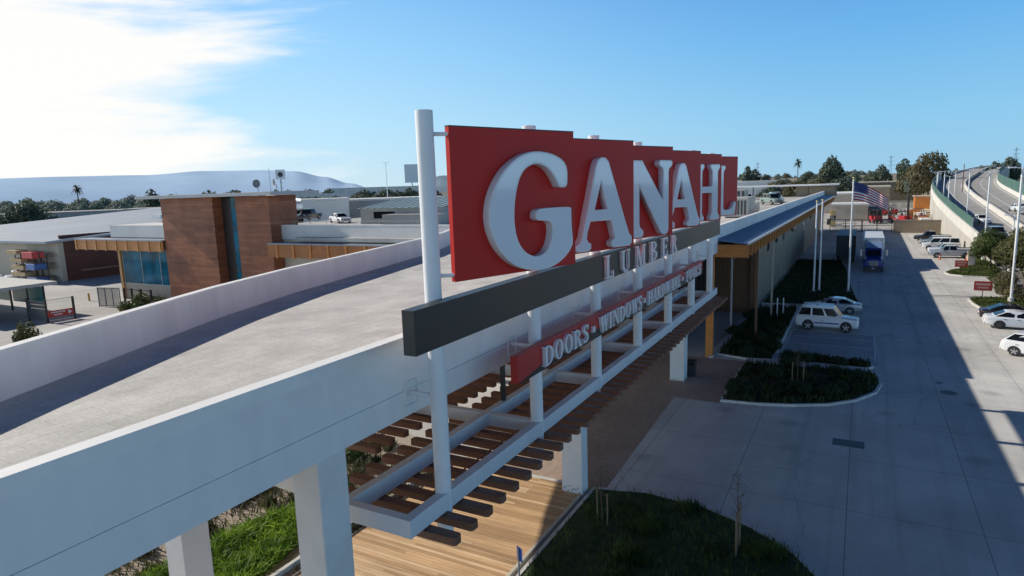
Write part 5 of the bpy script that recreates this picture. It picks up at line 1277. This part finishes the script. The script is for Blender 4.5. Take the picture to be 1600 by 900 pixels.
for poly, n in ((I1,16),(I2,4),(I3,14)):
    xs = [p[0] for p in poly]; ys = [p[1] for p in poly]; k = 0
    while k < n:
        x, y = rg.uniform(min(xs),max(xs)), rg.uniform(min(ys),max(ys))
        if not inside((x,y), poly): continue
        k += 1
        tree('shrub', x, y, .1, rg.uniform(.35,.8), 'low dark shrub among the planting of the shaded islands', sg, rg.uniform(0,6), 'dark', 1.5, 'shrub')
for x,y,h,lab in ((43.2,72.3,2.2,'olive shrub nearest the foot of the tower'),(42.3,74.0,1.3,'low olive shrub in front of the open black fence'),(44.2,70.4,1.8,'rounded shrub half behind the ramp wall at the tower foot')):
    tree('shrub', x, y, 0, h, lab, None, x, None, 1.0, 'shrub')
tree('shrub', 26.2, 60.5, 0, 3.2, 'tall loose yellowish bush at the left edge beyond the ramp wall', None, 1, 'olive', .55, 'shrub')
for x,y,h,w_,mt,lab in ((79.6,-13.4,1.5,1.3,'rust','dry brownish bush at the foot of the near right tree'),(83.6,-13.7,1.3,1.3,'olive','olive bush beyond the dry one under the near right tree'),(88.5,-14.6,1.6,1.2,'rust','dry pale bush between the two right trees'),(76.3,-13.6,.9,1.5,'olive','low bush just behind the base of the tall right lamp pole')):
    tree('shrub', x, y, .05, h, lab, None, x, mt, w_, 'shrub')
for x,y,h,lab in ((21.6,20.6,1.0,'bright green shrub in the gravel seen through the slats'),(18.6,18.7,.8,'small green shrub by the rear column seen through the slats')):
    tree('shrub', x, y, 0, h, lab, None, x, 'green', 1.0, 'shrub')

# far trees: direction (degrees from the sign line) and distance
def far_pos(a, d): return d*math.cos(R(a)), d*math.sin(R(a))
rg = random.Random(12)
bg = 'trees in the hazy belt below the hills'
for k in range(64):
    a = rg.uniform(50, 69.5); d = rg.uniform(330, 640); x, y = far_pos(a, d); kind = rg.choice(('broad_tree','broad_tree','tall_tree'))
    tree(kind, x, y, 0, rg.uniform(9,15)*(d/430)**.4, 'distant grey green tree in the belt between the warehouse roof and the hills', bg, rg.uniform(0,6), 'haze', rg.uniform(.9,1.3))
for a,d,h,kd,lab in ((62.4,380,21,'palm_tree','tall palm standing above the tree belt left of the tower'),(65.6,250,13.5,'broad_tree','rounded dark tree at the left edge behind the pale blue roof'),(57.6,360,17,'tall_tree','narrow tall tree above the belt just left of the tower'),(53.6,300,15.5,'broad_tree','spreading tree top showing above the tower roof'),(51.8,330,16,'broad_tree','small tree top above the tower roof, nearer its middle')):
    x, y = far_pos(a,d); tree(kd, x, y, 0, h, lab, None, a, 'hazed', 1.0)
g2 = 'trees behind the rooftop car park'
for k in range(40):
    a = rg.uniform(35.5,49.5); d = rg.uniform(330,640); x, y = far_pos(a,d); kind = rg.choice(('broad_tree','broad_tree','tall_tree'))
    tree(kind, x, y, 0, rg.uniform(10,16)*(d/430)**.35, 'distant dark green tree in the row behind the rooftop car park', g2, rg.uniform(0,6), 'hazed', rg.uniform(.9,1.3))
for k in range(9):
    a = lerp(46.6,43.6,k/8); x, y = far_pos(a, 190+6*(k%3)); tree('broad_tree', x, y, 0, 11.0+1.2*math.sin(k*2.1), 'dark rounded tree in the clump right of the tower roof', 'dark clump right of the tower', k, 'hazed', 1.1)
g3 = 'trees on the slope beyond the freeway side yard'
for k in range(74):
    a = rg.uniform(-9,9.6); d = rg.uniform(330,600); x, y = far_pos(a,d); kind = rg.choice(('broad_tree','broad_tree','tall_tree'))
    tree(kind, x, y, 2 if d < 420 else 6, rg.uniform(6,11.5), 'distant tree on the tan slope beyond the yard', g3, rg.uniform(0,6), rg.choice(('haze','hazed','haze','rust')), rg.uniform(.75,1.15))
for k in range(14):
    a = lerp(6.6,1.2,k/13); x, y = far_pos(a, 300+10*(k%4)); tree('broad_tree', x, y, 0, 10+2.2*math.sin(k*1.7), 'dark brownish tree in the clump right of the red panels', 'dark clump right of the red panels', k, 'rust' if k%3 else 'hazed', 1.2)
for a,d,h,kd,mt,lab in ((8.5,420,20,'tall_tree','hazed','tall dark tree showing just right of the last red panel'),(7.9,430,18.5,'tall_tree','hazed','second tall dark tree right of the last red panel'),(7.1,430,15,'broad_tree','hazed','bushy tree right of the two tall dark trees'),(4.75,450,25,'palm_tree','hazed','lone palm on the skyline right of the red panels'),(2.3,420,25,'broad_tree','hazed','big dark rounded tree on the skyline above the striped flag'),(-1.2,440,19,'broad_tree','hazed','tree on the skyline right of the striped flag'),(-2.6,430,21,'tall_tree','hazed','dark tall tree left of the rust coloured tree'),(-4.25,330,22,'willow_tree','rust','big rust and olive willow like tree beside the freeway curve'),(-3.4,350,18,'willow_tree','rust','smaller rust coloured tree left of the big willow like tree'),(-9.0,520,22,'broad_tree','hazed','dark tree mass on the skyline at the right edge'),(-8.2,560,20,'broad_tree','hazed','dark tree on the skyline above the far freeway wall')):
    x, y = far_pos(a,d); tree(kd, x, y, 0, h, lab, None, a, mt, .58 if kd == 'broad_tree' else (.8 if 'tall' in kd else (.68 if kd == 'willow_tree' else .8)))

# ================================================================ DISTANT BUILDINGS
def shed(a, d, w, dep, h, mat, lab, z=0, rz=None, doors=0, name='warehouse', roofm=None, cat='warehouse'):
    x, y = far_pos(a, d); t = thing(name, lab, cat, (x,y,z), R(a) if rz is None else rz)
    b = MB(); b.box(0,dep,-w/2,w/2,0,h); b.build('walls', mat, t)
    b = MB(); b.box(-.25,dep+.25,-w/2-.25,w/2+.25,h+.02,h+.5); b.build('roof', roofm or mat, t)
    for k in range(doors):
        b = MB(); yy = -w/2+w*(k+.5)/doors; b.box(-.09,-.02,yy-w/doors*.22,yy+w/doors*.22,h*.25,h*.7); b.build('window', dark_glass, t)
    return t
shed(39.9,420,62,40,15.2,white_wall,'long white warehouse on the skyline behind the rooftop lamp pole',doors=6)
shed(46.0,330,40,30,12.2,white_wall,'low pale building behind the dark tree clump right of the tower',doors=4)
shed(41.2,172,40,30,10.4,grey_wall,'long grey parapet building behind the rooftop cars',doors=0,roofm=white_wall)
shed(44.6,150,10,20,11.0,white_wall,'pale stepped building behind the black rooftop pickup')
shed(36.0,230,50,30,9.0,grey_wall,'low grey building seen between the sign post and the red panel',doors=4)
shed(60.5,300,110,30,8.4,grey_wall,'long low grey building at the foot of the tree belt')
shed(53,260,60,30,9,grey_wall,'low grey building behind the cedar tower')
shed(8.2,330,26,20,11.5,white_wall,'pale terraced building right of the last red panel',doors=5,roofm=cap_white)
shed(7.2,300,16,20,9.0,white_wall,'lower white terrace building in front of the pale terraced one',doors=4,roofm=cap_white)
shed(-.6,380,40,20,9.0,slope_m,'low tan building on the slope behind the striped flag',doors=0,roofm=cream)
shed(1.6,250,14,20,6.6,beige,'low building with broad white flat roof behind the flagpole',roofm=cap_white)
shed(-.55,255,11,12,8.6,tan_wall,'tan block building with cream cornice right of the flag',roofm=cream,doors=0)
shed(.85,205,9,9,4.6,beige,'small yard office with a wide white roof left of the flag',roofm=cap_white)
# blank white pylon signs on the skyline
def pylon(a, d, z0, w, h, lab, mat=sign_white):
    x, y = far_pos(a,d); t = thing('pylon_sign', lab, 'pylon sign', (x,y,0), R(a))
    b = MB(); b.tube((0,0,0),(0,0,z0),.35,.3,10); b.build('pole', steel_grey, t)
    b = MB(); b.box(-.5,.5,-w/2,w/2,z0,z0+h); b.build('sign_box', mat, t, bevel=.05)
    return t
p = pylon(37.2,400,17.5,8.5,11,'tall blank white pylon sign beside the first sign post')
p = pylon(48.05,300,19.5,4.0,4.0,'small square sign on a mast above the tower roof')
b = MB(); b.tube((-.52,0,21.4),(-.56,0,21.4),1.1,1.1,20); b.build('round_emblem', trim_dark, p)
b = MB(); b.tube(far_pos(48.9,300)+(0,),far_pos(48.9,300)+(24.5,),.18,.1,6); b.build('mast', steel_grey, label='thin mast beside the small square sign above the tower roof', cat='mast')
def pylon_lattice(a, d, h, lab, z=0):
    x, y = far_pos(a,d); b = MB()
    for s in (-1,1): b.bar((x,y+s*1.4,z),(x,y+s*.25,z+h),.22,.22)
    for k in range(7): b.bar((x,y-1.4+.16*k,z+h*k/7),(x,y+1.4-.16*(k+1),z+h*(k+1)/7),.12,.12)
    for q in (.72,.84,.95): b.bar((x,y-2.6,z+h*q),(x,y+2.6,z+h*q),.2,.2)
    b.build('power_pylon', M('haze_tinted_steel', (.24,.28,.32), .7, .1, 1), label=lab, cat='power pylon')  # steel colour tinted bluish for distance haze
pylon_lattice(-9.25,620,30,'lattice power pylon on the skyline at the right edge')
pylon_lattice(-1.75,640,29,'faint lattice power pylon on the skyline right of the flag')
pylon_lattice(7.75,640,28,'faint lattice power pylon above the tall dark trees')
b = MB(); b.tube((216,-24.0,0),(216,-24.0,15),.12,.1,8); b.build('telegraph_pole', bark, label='slim pole standing in front of the big rust coloured tree', cat='pole')

# ---- rooftop shed with translucent roof, small boxes and roof canopy
rs_ = thing('rooftop_shed', 'grey rooftop shed with a ribbed translucent roof and dark window', 'shed', (68.4, 47.5, 8.3), R(4))
b = MB(); b.box(0,10,0,12.8,0,2.1); b.build('walls', M('rooftop_grey', (.40,.39,.36), .8, .08, 1), rs_)
b = MB(); b.box(-.05,-.004,7.2,10.6,.75,1.65); b.build('window', dark_glass, rs_)
b = MB(); b.add([(-.4,-.3,2.12),(-.4,13.1,2.12),(10.4,13.1,3.3),(10.4,-.3,3.3)], [(3,2,1,0)])
for k in range(12): b.bar((-.4,.4+1.1*k,2.16),(10.4,.4+1.1*k,3.34),.14,.10)
b.build('ribbed_roof', M('translucent_sheet', (.33,.40,.38), .4, .12, .6), rs_)
b = MB(); b.box(-2.6,-.3,-1.0,7.4,0,1.35); b.build('low_parapet', M('rooftop_grey', (.40,.39,.36)), rs_)
t = thing('guard_rail', 'low steel guard rail along the edge of the rooftop car park', 'railing', (48.9, 34.4, 9.48))
b = MB(); b.box(-.02,.02,0,19,.28,.32); b.build('top_rail', steel_grey, t)
for k in range(9):
    b = MB(); b.box(-.02,.02,.1+2.3*k,.14+2.3*k,0,.3); b.build('rail_post', steel_grey, t)
b = MB(); b.xprism([(0,0),(0,1.9),(1,2.5),(4.5,2.6),(6,1.8),(6,0)],0,4.2); o = b.build('covered_trailer', M('white_cover', (.66,.66,.64), .6, .06, 1), bevel=.1, label='white covered load on the rooftop behind the white saloon', cat='covered load'); o.location = (100,78.5,8.31)
for x,y,w,d,h,lab in ((77,11.4,5.5,2.6,2.3,'boxy grey roof unit just right of the last white letter'),(90,12.2,2.5,2,1.3,'small grey roof unit beyond the boxy one'),(148,22.5,4,6,2.2,'pale blue white roof unit row beneath the thin canopy')):
    t = thing('roof_unit', lab, 'roof unit', (x,y,8.3))
    b = MB(); b.box(0,w,0,d,.15,h,.05); b.build('housing', M('rooftop_grey', (.40,.39,.36)), t)
    b = MB()
    for k in range(6): b.box(-.02,-.003,.2+k*(d-.4)/6,.2+(k+.6)*(d-.4)/6,.4,h-.3)
    b.build('louvres', trim_dark, t)
    b = MB(); b.box(.1,w-.1,.1,d-.1,0,.149); b.build('base', steel_dark, t)
rc = thing('roof_canopy', 'long thin white flat canopy over the far end of the rooftop car park', 'canopy', (163, 5.0, 8.3))
b = MB(); b.box(0,10,0,24,2.45,2.75); b.build('canopy_roof', cap_white, rc)
for y in (.3,6,12,18,23.4):
    b = MB(); b.box(.3,.5,y,y+.2,0,2.45); b.build('canopy_post', steel_dark, rc)
b = MB(); b.box(3,9,.5,9,0,2.4); b.build('kiosk_wall', tan_wall, rc)

# ================================================================ FREEWAY RAMP
fl_ = [(60.0,-17.6,.05),(78.7,-17.4,.1),(93.9,-17.0,.5),(112,-16.3,1.8),(124.2,-15.6,3.1),(154.4,-15.2,5.0),(199.4,-16.4,6.9),(259.2,-20.6,8.7),(338.6,-30.7,10.6),(457,-52,13.9),(594,-81,16.6)]
fm_ = [(60.0,-22.6,.05),(78.7,-22.4,.1),(93.9,-22.2,.5),(112,-22,1.8),(124.2,-22.0,3.1),(154.4,-22.3,5.0),(199.4,-24,6.9),(259.2,-29.2,8.7),(338.6,-41,10.6),(457,-61,13.9),(594,-87,16.6)]
fr_ = [(60.0,-29.6,.05),(78.7,-29.6,.1),(93.9,-29.7,.5),(112,-29.8,1.8),(124.2,-29.9,3.1),(154.4,-30.3,5.0),(199.4,-32.5,6.9),(259.2,-38,8.7),(338.6,-50,10.6),(457,-70.5,13.9),(594,-96,16.6)]
def resample(P, n=60):
    out = []; m = len(P)-1
    for i in range(n+1):
        t_ = i/n*m; k = min(int(t_), m-1); u = t_-k
        p0, p1, p2, p3 = P[max(k-1,0)], P[k], P[k+1], P[min(k+2,m)]
        out.append(tuple(.5*((2*p1[c])+(-p0[c]+p2[c])*u+(2*p0[c]-5*p1[c]+4*p2[c]-p3[c])*u*u+(-p0[c]+3*p1[c]-3*p2[c]+p3[c])*u**3) for c in range(3)))
    return out
FL, FM, FR = resample(fl_), resample(fm_), resample(fr_)
def band(b, P, Q, za=0, zb=0):
    n = len(P); b.add([(p[0],p[1],p[2]+za) for p in P]+[(p[0],p[1],p[2]+zb) for p in Q], [(i,i+1,n+i+1,n+i) for i in range(n-1)])
def wall_strip(b, P, z0, z1, w):
    b2 = [(p[0], p[1]-w, p[2]) for p in P]
    band(b, b2, b2, z1, z0); band(b, P, P, z0, z1); band(b, P, b2, z1, z1)
fwy = thing('freeway_ramp', 'curving raised freeway with pale concrete barriers and a median wall', 'freeway', (60, -22, 0))
def ofs(P): return [(p[0]-60, p[1]+22, p[2]) for p in P]
L_, M_, R_ = ofs(FL), ofs(FM), ofs(FR)
b = MB(); band(b, R_, L_); b.build('carriageway', fw_conc, fwy)
b = MB(); wall_strip(b, [(p[0],p[1]+.35,p[2]) for p in L_[20:]], -.9, .85, .35); b.build('near_barrier', fw_white, fwy)
b = MB(); wall_strip(b, M_, 0, 1.0, .35); b.build('median_barrier', fw_white, fwy)
b = MB(); wall_strip(b, R_, -.2, 1.0, .35); b.build('far_barrier', fw_white, fwy)
b = MB(); q = [(p[0],p[1]+.36,-.1) for p in L_[16:]]; n = len(q); top = [(p[0],p[1]+.36,max(p[2]-.9,.2)) for p in L_[16:]]
b.add(q+top, [(i,n+i,n+i+1,i+1) for i in range(n-1)]); b.build('retaining_wall', M('retaining_concrete', (.46,.44,.40), .85, .1, .3, grime=.2), fwy)
b = MB(); q = [(p[0],p[1]-.36,-.1) for p in R_]; n = len(q); top = [(p[0],p[1]-.36,p[2]) for p in R_]; b.add(q+top, [(i,i+1,n+i+1,n+i) for i in range(n-1)]); b.build('retaining_wall', M('retaining_concrete', (.46,.44,.40), .85, .1, .3, grime=.2), fwy)
b = MB()
for (A_l, B_l) in ((L_,M_),(M_,R_)):
    for t_ in (.08,.5,.92):
        mid = [tuple(lerp(p[c],q[c],t_) for c in range(3)) for p,q in zip(A_l,B_l)]; band(b, [(p[0],p[1]-.1,p[2]) for p in mid], [(p[0],p[1]+.1,p[2]) for p in mid], .01, .01)
b.build('lane_lines', line_paint, fwy)
for lab, P, i0, i1, h in (('green mesh screen along the near freeway barrier', FL, 24, 50, 1.5), ('green mesh screen along the far freeway barrier', FR, 14, 54, 2.4)):
    t = thing('screen_fence', lab, 'fence', (P[i0][0],P[i0][1],P[i0][2]+1))
    Q = [(p[0]-P[i0][0], p[1]-P[i0][1]+(.1 if P is FL else -.2), p[2]-P[i0][2]-(.15 if P is FL else 0)) for p in P[i0:i1]]
    b = MB(); wall_strip(b, Q, 0, h, .05); b.build('mesh_screen', green_fence, t)
    for p in Q[::2]:
        b = MB(); b.box(p[0]-.06,p[0]+.06,p[1]-.06,p[1]+.06,p[2],p[2]+h+.15); b.build('screen_post', steel_grey, t)
b = MB(); xs_ = [FR[i] for i in range(len(FR))]
b.add([(p[0],p[1]-.8,p[2]*.0+.0) for p in FR]+[(p[0],p[1]-60,0) for p in FR], [(i,i+1,len(FR)+i+1,len(FR)+i) for i in range(len(FR)-1)]); b.build('embankment', M('dark_scrub', (.10,.10,.07), .95, .4, .08), kind='structure')

# ================================================================ YARD BEYOND THE STORE
t = thing('yard_wall', 'low tan block wall closing the yard behind the parked row', 'wall', (164.0,-6.2,0))
b = MB(); b.box(0,.35,-9.4,0,0,2.7); b.build('wall', tan_wall, t)
b = MB(); b.box(-.05,.4,-9.45,.05,2.71,2.85); b.build('coping', beige, t)
def mesh_gate(y0, y1, lab):
    t = thing('mesh_gate', lab, 'gate', (166.0, y0, 0)); w = y1-y0
    b = MB()
    for k in range(3): b.bar((0,w*k/2,0),(0,w*k/2,2.9),.14,.14)
    for z in (.15,1.5,2.85): b.bar((0,0,z),(0,w,z),.1,.1)
    b.build('gate_frame', steel_dark, t)
    b = MB(); k = 0
    while k*.3 < w: b.bar((0,.3*k,.15),(0,.3*k,2.85),.025,.025); k += 1
    b.build('gate_mesh', steel_grey, t)
mesh_gate(-6.0,-.2,'black framed mesh yard gate next to the tan wall'); mesh_gate(0,6.4,'black framed mesh yard gate next to the store corner')
def forklift(x, y, rz, lab, mast=3.2, s=1.0):
    t = thing('forklift', lab, 'forklift', (x,y,0), rz); t.scale = (s,s,s)
    b = MB(); b.xprism([(-1.3,.35),(-1.35,1.15),(-.5,1.25),(-.45,.75),(.5,.7),(.75,1.2),(.95,1.2),(.95,.3)], -.62,.62); b.build('body', red_gear, t, bevel=.06)
    b = MB(); b.box(-1.42,-.9,-.6,.6,.3,1.2,.1); b.build('counterweight', red_gear, t)
    b = MB()
    for sx_ in (-1,1):
        b.bar((-1.0,sx_*.55,1.1),(-.75,sx_*.55,2.15),.07,.07); b.bar((.75,sx_*.55,1.15),(.45,sx_*.55,2.15),.07,.07)
    b.box(-.8,.5,-.6,.6,2.15,2.22); b.build('overhead_guard', steel_dark, t)
    b = MB(); b.box(-.6,-.1,-.28,.28,.9,1.1,.05); b.box(-.7,-.58,-.28,.28,1.0,1.6,.04); b.build('seat', trim_dark, t)
    b = MB()
    for sx_ in (-1,1): b.bar((1.1,sx_*.35,.1),(1.15,sx_*.35,mast),.12,.14)
    for z in (.5,mast*.5,mast): b.bar((1.12,-.35,z),(1.12,.35,z),.08,.1)
    b.build('mast', steel_dark, t)
    for sx_ in (-1,1):
        b = MB(); b.box(1.22,2.3,sx_*.3-.06,sx_*.3+.06,.12,.18); b.box(1.2,1.27,sx_*.3-.06,sx_*.3+.06,.12,.7); b.build('fork', steel_dark, t)
    for x_,r in ((.6,.38),(-.95,.3)):
        for sx_ in (-1,1): wheel(t, x_, sx_*.58, r, True)
forklift(197,-12.4,R(100),'red forklift with its dark mast raised high in the yard',4.4,1.7)
forklift(197,-8.2,R(60),'red and white forklift left of the raised mast one',2.4,1.7)
forklift(197,-3.4,R(200),'red forklift behind the mesh gate next to the tan wall',2.2,1.6)
forklift(240,-8.0,R(120),'red forklift farthest back in the yard',3.0,1.4)
forklift(236,-5.2,R(20),'red forklift beside the grey covered bay',3.0,1.3)
t = thing('covered_bay', 'dark grey roofed storage bay in the yard behind the gate', 'storage bay', (212,-2.2,0))
b = MB(); b.add([(0,-3,3.0),(0,3.6,3.0),(6,3.6,4.4),(6,-3,4.4),(0,-3,3.2),(0,3.6,3.2),(6,3.6,4.6),(6,-3,4.6)], [(0,1,2,3),(7,6,5,4),(0,4,5,1),(1,5,6,2),(2,6,7,3),(3,7,4,0)]); b.fix = True; b.build('roof', M('slate_roof', (.10,.115,.14), .6, .1, 1), t)
for y in (-2.8,.3,3.4):
    b = MB(); b.box(.2,.4,y,y+.2,0,3.0); b.build('bay_post', steel_grey, t)
b = MB(); b.box(5.6,5.9,-2.9,3.5,0,4.2); b.build('back_wall', steel_dark, t)
def pallet_rack(x, y, n, lab):
    t = thing('pallet_rack', lab, 'pallet rack', (x,y,0))
    for k in range(n+1):
        b = MB(); b.bar((0,2.4*k,0),(0,2.4*k,4.6),.14,.14); b.bar((1.2,2.4*k,0),(1.2,2.4*k,4.6),.14,.14); b.build('upright', M('rack_cream', (.55,.52,.44), .6, .1, 2), t)
    for z in (.3,1.9,3.5):
        b = MB(); b.box(0,1.2,0,2.4*n,z,z+.12); b.build('shelf', steel_grey, t)
pallet_rack(176,1.4,2,'pale pallet rack holding packs behind the mesh gate'); pallet_rack(184,4.4,1,'pale pallet rack beside the yellow posts')
for k,(x,y,h,m_,lab) in enumerate(((185,6.6,4.2,yellow,'yellow and black stacked packs beside the pallet rack'),(196,6.8,3.4,yellow,'second yellow stack behind the pallet rack'),(192,7.6,1.6,steel_dark,'dark pack on the yard floor by the yellow stack'),(200,10.5,1.7,steel_dark,'dark pack left of the white roofed yard office'))):
    t = thing('stacked_packs', lab, 'stack', (x,y,0))
    for q in range(3):
        b = MB(); b.box(-.7,.7,-.6,.6,h*q/3+.02,h*(q+1)/3-.08,.04); b.build('pack', m_ if q%2==0 else steel_dark, t)
# parked cars in the sunlit lane beside the store end
for k,(x,y) in enumerate(((206,13.0),(222,13.8),(238,14.0))):
    car('sedan', ('black','grey','black')[k], x, y, 0, R(90), ('dark saloon nearest in the sunlit lane beyond the blue roof','grey saloon second in the sunlit lane beyond the blue roof','dark saloon farthest in the sunlit lane beyond the blue roof')[k], 'car')
# timber packs along the freeway retaining wall
rg = random.Random(8)
for k in range(16):
    x = 168+5.2*k; y = -12.3-.028*(x-168)-rg.uniform(0,1.0)+(.0 if x<210 else -2.2); h = rg.uniform(1.3,2.6); w = rg.uniform(2.4,3.6)
    t = thing('timber_stack', 'cream wrapped timber stack in the row along the freeway wall', 'timber stack', (x,y,0), rg.uniform(-.1,.1), 'timber stacks along the freeway wall')
    m_ = rg.choice((cream, lumber_m, cream, sign_white)); lv = 2 if h < 1.9 else 3
    for q in range(lv):
        b = MB(); b.box(-w/2,w/2,-1.0,1.0,h*q/lv+.1,h*(q+1)/lv,.03); b.build('pack', m_ if q%2==0 else rg.choice((lumber_m,brown_post)), t)
        b = MB()
        for xx in (-w*.3,w*.3): b.box(xx-.06,xx+.06,-1.0,1.0,h*q/lv,h*q/lv+.1)
        b.build('bearer', brown_post, t)
for x,y,h,lab in ((232,-16.6,4.2,'orange timber clad hut at the freeway end of the yard'),):
    t = thing('timber_hut', lab, 'hut', (x,y,0))
    b = MB(); b.box(0,6,-2.6,2.6,0,h+1.6); b.build('walls', orange_wood, t)
    b = MB(); b.box(-.3,6.3,-2.9,2.9,h+1.61,h+1.9); b.build('roof', beige, t)
b = MB(); b.tube((222,-13.2,1.2),(222,-11.6,1.2),1.2,1.2,18); b.build('cable_drum', orange_dark, label='round orange brown drum in front of the timber hut', cat='drum')
t = thing('yard_boundary_fence', 'pale boundary fence at the back of the yard', 'fence', (285,-22,0))
b = MB(); b.box(0,.15,0,30,.1,2.2); b.build('fence_panel', fw_white, t)
for k in range(11):
    b = MB(); b.box(-.2,-.01,3*k-.1,3*k+.1,0,2.5); b.build('fence_post', steel_grey, t)
